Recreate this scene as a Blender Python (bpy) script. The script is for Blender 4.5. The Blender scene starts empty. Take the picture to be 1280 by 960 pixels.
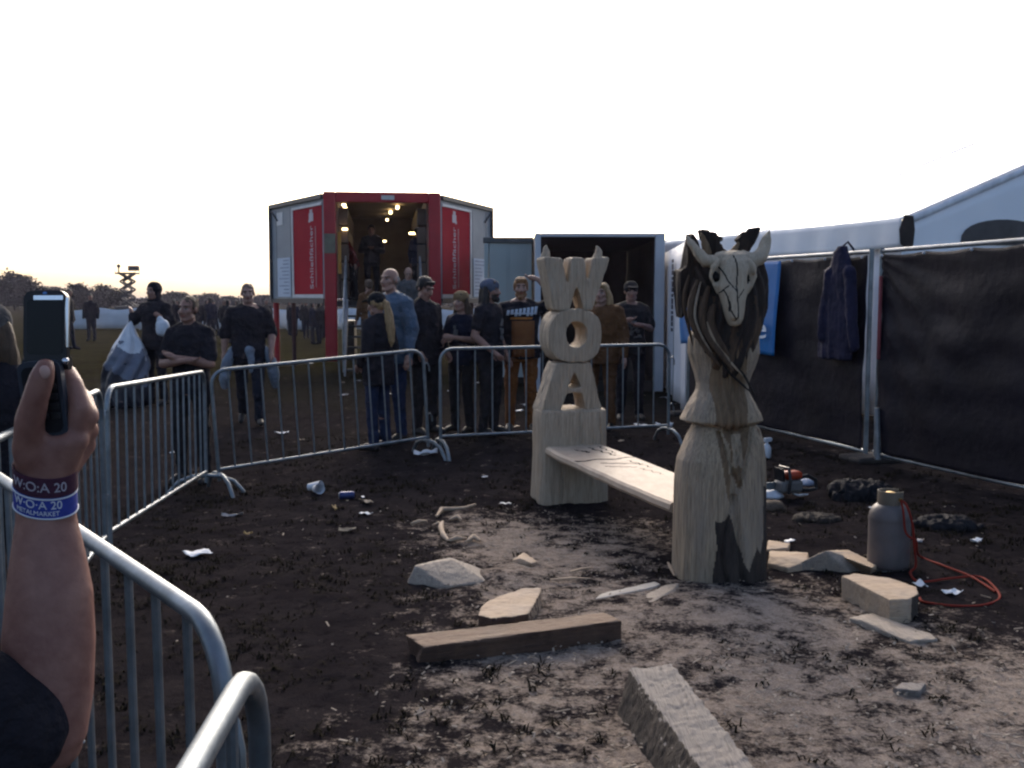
import bpy, bmesh, math, random
import numpy as np
from mathutils import Vector, Matrix
from mathutils.geometry import tessellate_polygon

S = bpy.context.scene
COL = S.collection
R = math.radians
rng = np.random.default_rng(7)
random.seed(7)

# ------------------------------------------------------------------ camera, light, exposure
CAM_H = 1.62
FOC = 1250.0                      # focal length in pixels of the 1280 wide photograph
PITCH = math.atan2(110.0, FOC)
cam_d = bpy.data.cameras.new('camera')
cam = bpy.data.objects.new('camera', cam_d)
COL.objects.link(cam)
cam.location = (0, 0, CAM_H)
cam.rotation_euler = (math.pi / 2 - PITCH, 0, 0)
cam_d.sensor_width = 36.0
cam_d.lens = 36.0 * FOC / 1280.0
cam_d.clip_start = 0.05
cam_d.clip_end = 5000
S.camera = cam

SUN_ELEV, SUN_AZ = R(28), R(-3)   # hazy sun ahead of the camera, behind thin cloud
w = bpy.data.worlds.new('World')
S.world = w
w.use_nodes = True
nt = w.node_tree
sky = nt.nodes.new('ShaderNodeTexSky')
sky.sky_type = 'NISHITA'
sky.sun_disc = False
sky.sun_elevation = SUN_ELEV
sky.sun_rotation = SUN_AZ
sky.air_density = 0.8
sky.dust_density = 5.0
sky.ozone_density = 1.5
bg = nt.nodes['Background']
nt.links.new(sky.outputs[0], bg.inputs[0])
bg.inputs[1].default_value = 0.15
sd = bpy.data.lights.new('sun', 'SUN')
sd.energy = 0.5
sd.angle = R(30)
sd.color = (1.0, 0.94, 0.87)
sun = bpy.data.objects.new('sun', sd)
COL.objects.link(sun)
sdir = Vector((math.sin(SUN_AZ) * math.cos(SUN_ELEV), math.cos(SUN_AZ) * math.cos(SUN_ELEV), math.sin(SUN_ELEV)))
sun.rotation_euler = sdir.to_track_quat('Z', 'Y').to_euler()
sun.location = (0, 0, 30)
S.view_settings.view_transform = 'Standard'
S.view_settings.look = 'None'
S.view_settings.gamma = 1
S.view_settings.use_curve_mapping = False
S.view_settings.exposure = 1.1
S.render.engine = 'CYCLES'
S.cycles.use_denoising = True
S.cycles.use_adaptive_sampling = True
S.cycles.adaptive_threshold = 0.02
S.cycles.max_bounces = 6
S.cycles.filter_width = 2.3

# ------------------------------------------------------------------ helpers: pixels of the photograph to places
F_ = Vector((0, math.cos(PITCH), -math.sin(PITCH)))
U_ = Vector((0, math.sin(PITCH), math.cos(PITCH)))
R_ = Vector((1, 0, 0))
EYEPT = Vector((0, 0, CAM_H))

def ray(px, py):
    return R_ * ((px - 640) / FOC) + U_ * ((480 - py) / FOC) + F_

def P(px, py, Y):
    d = ray(px, py)
    return EYEPT + d * (Y / d.y)

def G(px, py, z=0.0):
    d = ray(px, py)
    return EYEPT + d * ((z - CAM_H) / d.z)

# ------------------------------------------------------------------ numpy noise
def _hash(ix, iy, iz):
    n = (ix * 374761393 + iy * 668265263 + iz * 2147483647 + 1013904223) & 0xFFFFFFFF
    n = ((n ^ (n >> 13)) * 1274126177) & 0xFFFFFFFF
    n = n ^ (n >> 16)
    return (n & 0xFFFF) / 32767.5 - 1.0

def vnoise(p):
    p = np.asarray(p, dtype=np.float64)
    i = np.floor(p).astype(np.int64)
    f = p - i
    f = f * f * (3 - 2 * f)
    out = 0
    for dx in (0, 1):
        wx = f[:, 0] if dx else 1 - f[:, 0]
        for dy in (0, 1):
            wy = f[:, 1] if dy else 1 - f[:, 1]
            for dz in (0, 1):
                wz = f[:, 2] if dz else 1 - f[:, 2]
                out = out + wx * wy * wz * _hash(i[:, 0] + dx, i[:, 1] + dy, i[:, 2] + dz)
    return out

def fbm(p, oct=4):
    a, s, t = 1.0, 0.0, 0.0
    p = np.asarray(p, dtype=np.float64)
    for k in range(oct):
        s = s + a * vnoise(p * (2 ** k) + 17.3 * k)
        t += a
        a *= 0.5
    return s / t

def gz_np(x, y):
    x = np.asarray(x, float); y = np.asarray(y, float)
    z = -0.13 * np.exp(-(((x + 2.9) / 1.5) ** 2 + ((y - 8.4) / 2.2) ** 2))
    z = z + 0.05 * np.exp(-(((x + 1.0) / 1.6) ** 2 + ((y - 11.2) / 1.0) ** 2))
    z = z + 0.02 * np.sin(x * 0.9 + 1.0) * np.sin(y * 0.7)
    return z

def gz(x, y):
    return float(gz_np(x, y))

# ------------------------------------------------------------------ materials
MATS = {}

def mat(name, c1, c2=None, rough=0.8, metal=0.0, scale=6.0, bump=0.15, bscale=45.0, bdist=0.01, stretch=(1, 1, 1),
        spec=0.3, detail=6.0, lo=0.35, hi=0.65, emit=None, estr=0.0, transl=0.0):
    if name in MATS:
        return MATS[name]
    m = bpy.data.materials.new(name)
    m.use_nodes = True
    t = m.node_tree
    b = t.nodes['Principled BSDF']
    tc = t.nodes.new('ShaderNodeTexCoord')
    mp = t.nodes.new('ShaderNodeMapping')
    mp.inputs['Scale'].default_value = stretch
    t.links.new(tc.outputs['Object'], mp.inputs['Vector'])
    n = t.nodes.new('ShaderNodeTexNoise')
    n.inputs['Scale'].default_value = scale
    n.inputs['Detail'].default_value = detail
    n.inputs['Roughness'].default_value = 0.6
    t.links.new(mp.outputs[0], n.inputs['Vector'])
    mr = t.nodes.new('ShaderNodeMapRange')
    mr.inputs['From Min'].default_value = lo
    mr.inputs['From Max'].default_value = hi
    t.links.new(n.outputs['Fac'], mr.inputs['Value'])
    mx = t.nodes.new('ShaderNodeMix')
    mx.data_type = 'RGBA'
    c2 = c2 or tuple(v * 0.72 for v in c1)
    mx.inputs['A'].default_value = (*c1, 1)
    mx.inputs['B'].default_value = (*c2, 1)
    t.links.new(mr.outputs[0], mx.inputs['Factor'])
    t.links.new(mx.outputs['Result'], b.inputs['Base Color'])
    b.inputs['Roughness'].default_value = rough
    b.inputs['Metallic'].default_value = metal
    b.inputs['Specular IOR Level'].default_value = spec
    if bump:
        n2 = t.nodes.new('ShaderNodeTexNoise')
        n2.inputs['Scale'].default_value = bscale
        n2.inputs['Detail'].default_value = 5
        t.links.new(mp.outputs[0], n2.inputs['Vector'])
        bp = t.nodes.new('ShaderNodeBump')
        bp.inputs['Strength'].default_value = bump
        bp.inputs['Distance'].default_value = bdist
        t.links.new(n2.outputs['Fac'], bp.inputs['Height'])
        t.links.new(bp.outputs[0], b.inputs['Normal'])
        # roughness wanders a little with the same noise
        mr2 = t.nodes.new('ShaderNodeMapRange')
        mr2.inputs['To Min'].default_value = max(0.02, rough - 0.1)
        mr2.inputs['To Max'].default_value = min(1.0, rough + 0.1)
        t.links.new(n2.outputs['Fac'], mr2.inputs['Value'])
        t.links.new(mr2.outputs[0], b.inputs['Roughness'])
    if emit:
        b.inputs['Emission Color'].default_value = (*emit, 1)
        b.inputs['Emission Strength'].default_value = estr
    if transl:
        tr = t.nodes.new('ShaderNodeBsdfTranslucent')
        tr.inputs['Color'].default_value = (*c1, 1)
        ms = t.nodes.new('ShaderNodeMixShader')
        ms.inputs[0].default_value = transl
        out = t.nodes['Material Output']
        t.links.new(b.outputs[0], ms.inputs[1])
        t.links.new(tr.outputs[0], ms.inputs[2])
        t.links.new(ms.outputs[0], out.inputs[0])
    MATS[name] = m
    return m

# ------------------------------------------------------------------ mesh builder
def frame_of(d, up=Vector((0, 0, 1))):
    d = Vector(d).normalized()
    if abs(d.dot(up)) > 0.98:
        up = Vector((0, 1, 0))
    s = d.cross(up).normalized()
    return s, s.cross(d).normalized()

class MB:
    def __init__(self):
        self.v, self.f, self.m = [], [], []

    def add(self, vs, fs, mi=0):
        o = len(self.v)
        self.v += [tuple(p) for p in vs]
        self.f += [tuple(i + o for i in f) for f in fs]
        self.m += [mi] * len(fs)
        return self

    def box(self, c, size, rot=None, mi=0):
        c = Vector(c); h = Vector(size) / 2
        vs = [Vector((sx * h.x, sy * h.y, sz * h.z)) for sz in (-1, 1) for sy in (-1, 1) for sx in (-1, 1)]
        if rot is not None:
            vs = [rot @ p for p in vs]
        return self.add([c + p for p in vs], [(0, 2, 3, 1), (4, 5, 7, 6), (0, 1, 5, 4), (2, 6, 7, 3), (0, 4, 6, 2), (1, 3, 7, 5)], mi)

    def rings(self, rs, mi=0, caps=True, closed=False):
        n = len(rs[0]); o = []
        vs = [p for r in rs for p in r]
        fs = []
        k = len(rs)
        for i in range(k if closed else k - 1):
            a, b = i * n, ((i + 1) % k) * n
            for j in range(n):
                j2 = (j + 1) % n
                fs.append((a + j, a + j2, b + j2, b + j))
        if caps and not closed:
            fs.append(tuple(reversed(range(n))))
            fs.append(tuple(range((k - 1) * n, k * n)))
        return self.add(vs, fs, mi)

    def tube(self, pts, r, n=8, mi=0, closed=False, flat=1.0):
        pts = [Vector(p) for p in pts]
        k = len(pts)
        rad = r if hasattr(r, '__len__') else [r] * k
        rs = []
        s = None
        for i, p in enumerate(pts):
            a = pts[(i - 1) % k] if (closed or i > 0) else p
            b = pts[(i + 1) % k] if (closed or i < k - 1) else p
            d = (b - a).normalized()
            if s is None:
                s, u = frame_of(d)
            else:
                s = (s - d * s.dot(d)).normalized()
                u = s.cross(d).normalized()
            rs.append([p + (s * math.cos(q) + u * math.sin(q) * flat) * rad[i] for q in [2 * math.pi * j / n for j in range(n)]])
        return self.rings(rs, mi, True, closed)

    def capsule(self, a, b, ra, rb=None, n=12, mi=0):
        a, b = Vector(a), Vector(b)
        rb = ra if rb is None else rb
        d = b - a
        if d.length < 1e-6:
            return self.ellipsoid(a, (ra, ra, ra), mi=mi)
        dn = d.normalized()
        s, u = frame_of(dn)
        rs = []
        for t in (-0.96, -0.7, -0.35, 0):
            rs.append((a + dn * ra * t, ra * math.sqrt(max(0, 1 - t * t))))
        for t in (0, 0.35, 0.7, 0.96):
            rs.append((b + dn * rb * t, rb * math.sqrt(max(0, 1 - t * t))))
        return self.rings([[c + (s * math.cos(2 * math.pi * j / n) + u * math.sin(2 * math.pi * j / n)) * q for j in range(n)] for c, q in rs], mi)

    def chain(self, pts, rs, n=12, mi=0):
        for i in range(len(pts) - 1):
            self.capsule(pts[i], pts[i + 1], rs[i], rs[i + 1], n, mi)
        return self

    def ellipsoid(self, c, r, rot=None, n=16, k=10, mi=0):
        c = Vector(c)
        rs = []
        for i in range(1, k):
            a = math.pi * i / k
            ring = []
            for j in range(n):
                q = 2 * math.pi * j / n
                p = Vector((r[0] * math.sin(a) * math.cos(q), r[1] * math.sin(a) * math.sin(q), -r[2] * math.cos(a)))
                ring.append(c + (rot @ p if rot is not None else p))
            rs.append(ring)
        return self.rings(rs, mi)

    def loft(self, secs, n=20, pw=2.0, mi=0):
        # secs: (centre, half width, half depth) with horizontal superellipse sections
        rs = []
        for c, hw, hd in secs:
            ring = []
            for j in range(n):
                q = 2 * math.pi * j / n
                cx, sy = math.cos(q), math.sin(q)
                ring.append((c[0] + hw * math.copysign(abs(cx) ** (2 / pw), cx), c[1] + hd * math.copysign(abs(sy) ** (2 / pw), sy), c[2]))
            rs.append(ring)
        return self.rings(rs, mi)

    def lathe(self, prof, n=24, c=(0, 0, 0), mi=0, caps=True):
        return self.rings([[(c[0] + r * math.cos(2 * math.pi * j / n), c[1] + r * math.sin(2 * math.pi * j / n), c[2] + z) for j in range(n)] for r, z in prof], mi, caps)

    def prism(self, outline, t0, t1, holes=(), mi=0, conv=lambda x, y, t: (x, t, y)):
        # outline in a plane, thickness t0..t1 along the plane's normal
        loops = [list(outline)] + [list(h) for h in holes]
        def area(l):
            return sum(l[i][0] * l[(i + 1) % len(l)][1] - l[(i + 1) % len(l)][0] * l[i][1] for i in range(len(l)))
        if area(loops[0]) < 0:
            loops[0].reverse()
        for h in loops[1:]:
            if area(h) > 0:
                h.reverse()
        flat = [p for l in loops for p in l]
        tris = tessellate_polygon([[Vector((x, y, 0)) for x, y in l] for l in loops])
        n = len(flat)
        vs = [conv(x, y, t0) for x, y in flat] + [conv(x, y, t1) for x, y in flat]
        fs = []
        for a, b, c in tris:
            (x0, y0), (x1, y1), (x2, y2) = flat[a], flat[b], flat[c]
            if (x1 - x0) * (y2 - y0) - (x2 - x0) * (y1 - y0) < 0:
                b, c = c, b
            fs.append((a, b, c)); fs.append((n + a, n + c, n + b))
        o = 0
        for l in loops:
            k = len(l)
            for i in range(k):
                a, b = o + i, o + (i + 1) % k
                fs.append((b, a, n + a, n + b))
            o += k
        return self.add(vs, fs, mi)

    def grid(self, fn, nu, nv, mi=0, thick=0.0):
        vs = [Vector(fn(i / nu, j / nv)) for j in range(nv + 1) for i in range(nu + 1)]
        fs = [(j * (nu + 1) + i, j * (nu + 1) + i + 1, (j + 1) * (nu + 1) + i + 1, (j + 1) * (nu + 1) + i) for j in range(nv) for i in range(nu)]
        return self.add(vs, fs, mi)

    def build(self, name, mats, parent=None, smooth=40, loc=None, rot=None, bevel=0.0, solid=0.0, fix=True):
        me = bpy.data.meshes.new(name)
        me.from_pydata(self.v, [], self.f)
        for m in (mats if isinstance(mats, (list, tuple)) else [mats]):
            me.materials.append(m)
        if any(self.m):
            me.polygons.foreach_set('material_index', self.m)
        if fix:
            bm = bmesh.new(); bm.from_mesh(me)
            bmesh.ops.recalc_face_normals(bm, faces=bm.faces)
            bm.to_mesh(me); bm.free()
        if smooth:
            me.shade_smooth()
            me.set_sharp_from_angle(angle=R(smooth))
        me.update()
        o = bpy.data.objects.new(name, me)
        COL.objects.link(o)
        if parent is not None:
            o.parent = parent
        if loc is not None:
            o.location = loc
        if rot is not None:
            o.rotation_euler = rot
        if bevel:
            b = o.modifiers.new('bevel', 'BEVEL'); b.width = bevel; b.segments = 2; b.limit_method = 'ANGLE'; b.angle_limit = R(35)
        if solid:
            b = o.modifiers.new('solid', 'SOLIDIFY'); b.thickness = solid; b.offset = 0
        return o

LATER = []

def remesh(o, vox, smooth=4, post=None, sharp=0):
    r = o.modifiers.new('remesh', 'REMESH'); r.mode = 'VOXEL'; r.voxel_size = vox; r.use_smooth_shade = True
    if smooth:
        s = o.modifiers.new('smooth', 'SMOOTH'); s.iterations = smooth; s.factor = 0.5
    LATER.append((o, post, sharp))
    return o

TEXTS = []

def text(name, body, size, m, parent, place, thick=0.002, align='CENTER'):
    """place(x, y, t) -> 3D point for the flat letter coordinates"""
    c = bpy.data.curves.new(name, 'FONT')
    c.body = body; c.size = size; c.align_x = align; c.align_y = 'CENTER'; c.extrude = thick / 2
    t = bpy.data.objects.new('temp_text', c)
    COL.objects.link(t)
    me = bpy.data.meshes.new(name); me.materials.append(m)
    o = bpy.data.objects.new(name, me); COL.objects.link(o); o.parent = parent
    TEXTS.append((t, o, place, m))
    return o

def flush():
    dg = bpy.context.evaluated_depsgraph_get()
    dg.update()
    done = []
    for o, post, sharp in LATER:
        me = bpy.data.meshes.new_from_object(o.evaluated_get(dg), depsgraph=dg)
        done.append((o, me, post, sharp))
    tx = []
    for t, o, place, m in TEXTS:
        tx.append((t, o, place, m, bpy.data.meshes.new_from_object(t.evaluated_get(dg), depsgraph=dg)))
    for o, me, post, sharp in done:
        o.modifiers.clear()
        old = o.data
        me.name = old.name
        mats = [x for x in old.materials]
        o.data = me
        me.materials.clear()
        for x in mats:
            me.materials.append(x)
        if post:
            post(me)
        me.shade_smooth()
        if sharp:
            me.set_sharp_from_angle(angle=R(sharp))
        me.update()
        bpy.data.meshes.remove(old)
    for t, o, place, m, me in tx:
        for v in me.vertices:
            v.co = place(v.co.x, v.co.y, v.co.z)
        me.materials.clear(); me.materials.append(m)
        for p in me.polygons:
            p.material_index = 0
        o.data = me
        bpy.data.objects.remove(t)
    LATER.clear(); TEXTS.clear()

def coords(me):
    a = np.empty(len(me.vertices) * 3, np.float32); me.vertices.foreach_get('co', a)
    return a.reshape(-1, 3).astype(np.float64)

def vnormals(me):
    a = np.empty(len(me.vertices) * 3, np.float32); me.vertex_normals.foreach_get('vector', a)
    return a.reshape(-1, 3).astype(np.float64)

def centers(me):
    a = np.empty(len(me.polygons) * 3, np.float32); me.polygons.foreach_get('center', a)
    return a.reshape(-1, 3).astype(np.float64)

def displace(me, d):
    c = coords(me) + vnormals(me) * d[:, None]
    me.vertices.foreach_set('co', c.astype(np.float32).ravel())

def empty(name, loc, rz=0.0):
    o = bpy.data.objects.new(name, None)
    COL.objects.link(o)
    o.location = loc
    o.rotation_euler = (0, 0, rz)
    o.empty_display_size = 0.2
    return o

def tag(o, label, cat, group=None):
    o['label'] = label
    o['category'] = cat
    if group:
        o['group'] = group
    return o

def kids(o):
    return [c for c in o.children]

def copy_tree(o, parent=None):
    c = o.copy(); COL.objects.link(c)
    c.parent = parent
    for ch in kids(o):
        copy_tree(ch, c)
    return c

# ------------------------------------------------------------------ palette
STEEL = mat('galvanised_steel', (.21, .24, .265), (.13, .15, .165), rough=.46, metal=.75, scale=9, bump=.08, bscale=60)
STEELD = mat('dull_steel', (.25, .27, .29), (.16, .17, .18), rough=.5, metal=.6, scale=9, bump=.1)
WHITE = mat('white_paint', (.62, .62, .62), (.5, .5, .5), rough=.5, scale=3, bump=.05)
CANVAS = mat('white_tent_canvas', (.90, .90, .90), (.87, .87, .88), rough=.45, scale=1.2, bump=.12, bscale=3, bdist=.05, transl=.88)
BLACKP = mat('black_plastic', (.012, .012, .014), (.02, .02, .022), rough=.35, scale=8, bump=.05)
DARK = mat('dark_inside', (.03, .022, .018), (.018, .014, .012), rough=.8, scale=3, bump=.1)
PAPER = mat('white_paper', (.62, .64, .66), (.5, .52, .56), rough=.8, scale=5, bump=.1)
RED = mat('red_paint', (.36, .016, .022), (.28, .012, .018), rough=.45, scale=2.5, bump=.04)
GREY = mat('grey_panel', (.27, .29, .31), (.21, .23, .25), rough=.55, scale=1.5, bump=.05)

# ------------------------------------------------------------------ ground, one sheet
def build_ground():
    def axis(lo, hi, step, far_lo, far_hi, g=1.13):
        a = list(np.arange(lo, hi + 1e-6, step))
        s, x = step, lo
        left = []
        while x > far_lo:
            s *= g; x -= s; left.append(x)
        s, x = step, hi
        right = []
        while x < far_hi:
            s *= g; x += s; right.append(x)
        return np.array(left[::-1] + a + right)
    xs = axis(-3.2, 4.2, 0.026, -600, 600)
    ys = axis(1.6, 10.4, 0.028, -50, 800)
    X, Y = np.meshgrid(xs, ys)
    x, y = X.ravel(), Y.ravel()
    near = np.clip((40 - np.hypot(x, y)) / 25, 0, 1)
    p = np.stack([x, y, np.zeros_like(x)], 1)
    saw = sawdust(x, y)
    z = gz_np(x, y)
    clod = fbm(p * 7.0, 4)
    fine = vnoise(p * 22.0)
    ruts = fbm(p * 1.6 + 40, 3)
    z = z + near * (0.014 * np.maximum(clod, -0.25) + 0.006 * fine * (1 - 0.5 * saw) + 0.018 * ruts)
    # small heaps of sawdust
    for hx, hy, r, h in HEAPS:
        z = z + h * np.exp(-(((x - hx) ** 2 + (y - hy) ** 2) / r ** 2))
    nx, ny = len(xs), len(ys)
    idx = np.arange(nx * ny).reshape(ny, nx)
    quads = np.stack([idx[:-1, :-1], idx[:-1, 1:], idx[1:, 1:], idx[1:, :-1]], -1).reshape(-1, 4)
    me = bpy.data.meshes.new('ground')
    me.vertices.add(nx * ny)
    me.vertices.foreach_set('co', np.stack([x, y, z], 1).astype(np.float32).ravel())
    me.loops.add(quads.size); me.polygons.add(len(quads))
    me.polygons.foreach_set('loop_start', np.arange(0, quads.size, 4, dtype=np.int32))
    me.polygons.foreach_set('loop_total', np.full(len(quads), 4, dtype=np.int32))
    me.loops.foreach_set('vertex_index', quads.astype(np.int32).ravel())
    me.update(calc_edges=True)
    at = me.attributes.new('sawdust', 'FLOAT', 'POINT')
    at.data.foreach_set('value', saw.astype(np.float32))
    me.shade_smooth()
    o = bpy.data.objects.new('ground', me); COL.objects.link(o)
    o['kind'] = 'structure'
    m = bpy.data.materials.new('muddy_ground'); m.use_nodes = True
    t = m.node_tree; b = t.nodes['Principled BSDF']
    tc = t.nodes.new('ShaderNodeTexCoord')
    def noise(sc, det=6, rough=.6):
        n = t.nodes.new('ShaderNodeTexNoise'); n.inputs['Scale'].default_value = sc
        n.inputs['Detail'].default_value = det; n.inputs['Roughness'].default_value = rough
        t.links.new(tc.outputs['Object'], n.inputs['Vector'])
        return n.outputs['Fac']
    def math_(op, a, bb):
        n = t.nodes.new('ShaderNodeMath'); n.operation = op
        for i, q in enumerate((a, bb)):
            if isinstance(q, (int, float)): n.inputs[i].default_value = q
            else: t.links.new(q, n.inputs[i])
        return n.outputs[0]
    def rangef(v, a, bb):
        n = t.nodes.new('ShaderNodeMapRange'); n.inputs['From Min'].default_value = a; n.inputs['From Max'].default_value = bb
        n.interpolation_type = 'SMOOTHSTEP'
        t.links.new(v, n.inputs['Value']); return n.outputs[0]
    def mixc(f, a, bb):
        n = t.nodes.new('ShaderNodeMix'); n.data_type = 'RGBA'
        t.links.new(f, n.inputs['Factor'])
        for k, q in (('A', a), ('B', bb)):
            if isinstance(q, tuple): n.inputs[k].default_value = (*q, 1)
            else: t.links.new(q, n.inputs[k])
        return n.outputs['Result']
    att = t.nodes.new('ShaderNodeAttribute'); att.attribute_name = 'sawdust'
    mud = mixc(rangef(noise(3.0), .35, .65), MUD1, MUD2)
    mud = mixc(rangef(noise(14.0), .5, .7), mud, MUD3)
    # far field: worn grass
    sep = t.nodes.new('ShaderNodeSeparateXYZ'); t.links.new(tc.outputs['Object'], sep.inputs[0])
    far = rangef(math_('ADD', sep.outputs['Y'], math_('MULTIPLY', noise(.35), 16)), 16, 34)
    grass = mixc(rangef(noise(.6), .4, .65), (.022, .020, .010), (.014, .0115, .007))
    grass = mixc(rangef(noise(6), .45, .7), grass, (.028, .026, .012))
    base = mixc(far, mud, grass)
    f = math_('ADD', att.outputs['Fac'], math_('MULTIPLY', math_('SUBTRACT', noise(6.5, 8, .7), .5), 2.4))
    f = math_('ADD', f, math_('MULTIPLY', math_('SUBTRACT', noise(48, 4, .7), .5), 1.1))
    f = rangef(f, .24, .72)
    sd_ = mixc(rangef(noise(20, 8), .35, .7), SAW1, SAW2)
    sd_ = mixc(rangef(noise(130, 3), .45, .75), sd_, SAW3)
    base = mixc(f, base, sd_)
    t.links.new(base, b.inputs['Base Color'])
    b.inputs['Roughness'].default_value = .95
    b.inputs['Specular IOR Level'].default_value = 0.0
    bp = t.nodes.new('ShaderNodeBump'); bp.inputs['Strength'].default_value = .9; bp.inputs['Distance'].default_value = .02
    hgt = math_('ADD', math_('ADD', noise(38, 8, .7), math_('MULTIPLY', noise(160, 3), .5)), math_('MULTIPLY', f, .35))
    t.links.new(hgt, bp.inputs['Height']); t.links.new(bp.outputs[0], b.inputs['Normal'])
    me.materials.append(m)
    return o

MUD1, MUD2, MUD3 = (.0165, .0140, .0152), (.0255, .0215, .0222), (.0105, .0092, .0102)
SAW1, SAW2, SAW3 = (.27, .222, .185), (.165, .132, .112), (.38, .315, .26)
HEAPS = [(G(640, 718).x, G(640, 718).y, .22, .05), (G(590, 640).x, G(590, 640).y, .2, .03), (G(900, 760).x, G(900, 760).y, .55, .035)]

def sawdust(x, y):
    p = np.stack([x, y, np.zeros_like(x)], 1)
    def blob(cx, cy, rx, ry, a):
        return a * np.exp(-(((x - cx) / rx) ** 2 + ((y - cy) / ry) ** 2))
    s = blob(.1, 6.3, .75, 1.0, .72) + blob(1.0, 5.0, 1.0, .75, .85) + blob(.6, 3.7, 1.35, 1.0, .66) + blob(2.1, 3.9, .9, .85, .75)
    s = s + blob(.2, 2.5, 1.5, .8, .62) + blob(1.7, 2.6, 1.2, .9, .7) + blob(.85, 6.9, .45, .5, .35) + blob(.2, 4.9, .9, .6, .35)
    s = s + blob(.5, 6.7, .9, .75, .42) + blob(-.5, 7.0, .6, .6, .25)
    s = s - blob(2.9, 6.6, 1.0, 1.3, .5) - blob(-1.7, 5.0, .9, 2.4, .6) - blob(1.9, 8.2, 1.4, 1.1, .5)
    s = np.clip(s, 0, .92)
    return s * (0.75 + 0.45 * fbm(p * 1.8 + 5, 3))

ground = build_ground()

# ------------------------------------------------------------------ loose stuff on the ground
def scatter(name, n, m, make, box, dens):
    vs, fs = [], []
    X, Y = [], []
    while len(X) < n:
        x = rng.uniform(box[0], box[1], 20000); y = rng.uniform(box[2], box[3], 20000)
        ok = rng.random(20000) < dens(x, y)
        X += list(x[ok]); Y += list(y[ok])
    X, Y = X[:n], Y[:n]
    for x, y, z in zip(X, Y, gz_np(X, Y)):
        v, f = make(float(x), float(y), float(z))
        o = len(vs); vs += v; fs += [tuple(i + o for i in q) for q in f]
    b = MB(); b.v, b.f, b.m = vs, fs, [0] * len(fs)
    o = b.build(name, m, None, smooth=0, fix=False)
    o['kind'] = 'stuff'
    return o

def chip(x, y, z):
    a = random.uniform(0, 6.28); l = random.uniform(.003, .011) * (1 + 1.6 * (random.random() > .93)); w_ = random.uniform(.002, .006)
    z += random.uniform(.006, .022); tl = random.uniform(-.5, .5)
    d = Vector((math.cos(a), math.sin(a), tl)) * l; e = Vector((-math.sin(a), math.cos(a), random.uniform(-.3, .3))) * w_
    c = Vector((x, y, z)); u = Vector((0, 0, .003))
    return [tuple(q) for q in (c - d - e, c + d - e * .6, c + d * .8 + e, c - d + e * .8, c - d - e + u, c + d - e * .6 + u, c + d * .8 + e + u, c - d + e * .8 + u)], \
        [(4, 5, 6, 7), (0, 1, 5, 4), (1, 2, 6, 5), (2, 3, 7, 6), (3, 0, 4, 7)]

def sawd1(x, y):
    return float(sawdust(np.array([x]), np.array([y]))[0])

scatter('wood_chips', 4200, mat('chip_wood', (.30, .25, .20), (.20, .165, .13), rough=.9, scale=20, bump=0), chip, (-1.6, 3.4, 2.3, 8.2), lambda x, y: sawdust(x, y).clip(0) ** 1.8 + .006)

def tuft(x, y, z):
    vs, fs = [], []
    for _ in range(random.randint(5, 9)):
        a = random.uniform(0, 6.28); r = random.uniform(0, .05); h = random.uniform(.006, .022); ln = random.uniform(.015, .05)
        bx, by = x + r * math.cos(a), y + r * math.sin(a)
        q = random.uniform(0, 6.28); w_ = random.uniform(.003, .006)
        dx, dy = math.cos(q), math.sin(q)
        o = len(vs)
        vs += [(bx - dy * w_, by + dx * w_, z - .01), (bx + dy * w_, by - dx * w_, z - .01),
               (bx + dx * ln * .6 + dy * w_ * .7, by + dy * ln * .6 - dx * w_ * .7, z + h), (bx + dx * ln * .6 - dy * w_ * .7, by + dy * ln * .6 + dx * w_ * .7, z + h),
               (bx + dx * ln * 1.6, by + dy * ln * 1.6, z + h * .75)]
        fs += [(o, o + 1, o + 2, o + 3), (o + 3, o + 2, o + 4)]
    return vs, fs

scatter('trampled_grass', 3600, mat('trodden_grass', (.017, .0145, .009), (.011, .009, .007), rough=.95, spec=.02, scale=3, bump=0), tuft, (-3.2, 4.4, 2.2, 11.5),
        lambda x, y: (.35 + .65 * (fbm(np.stack([x * 1.5, y * 1.5, x * 0 + 3.], 1), 3) > .1)) * np.maximum(.06, .75 - .9 * sawdust(x, y)))

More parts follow.
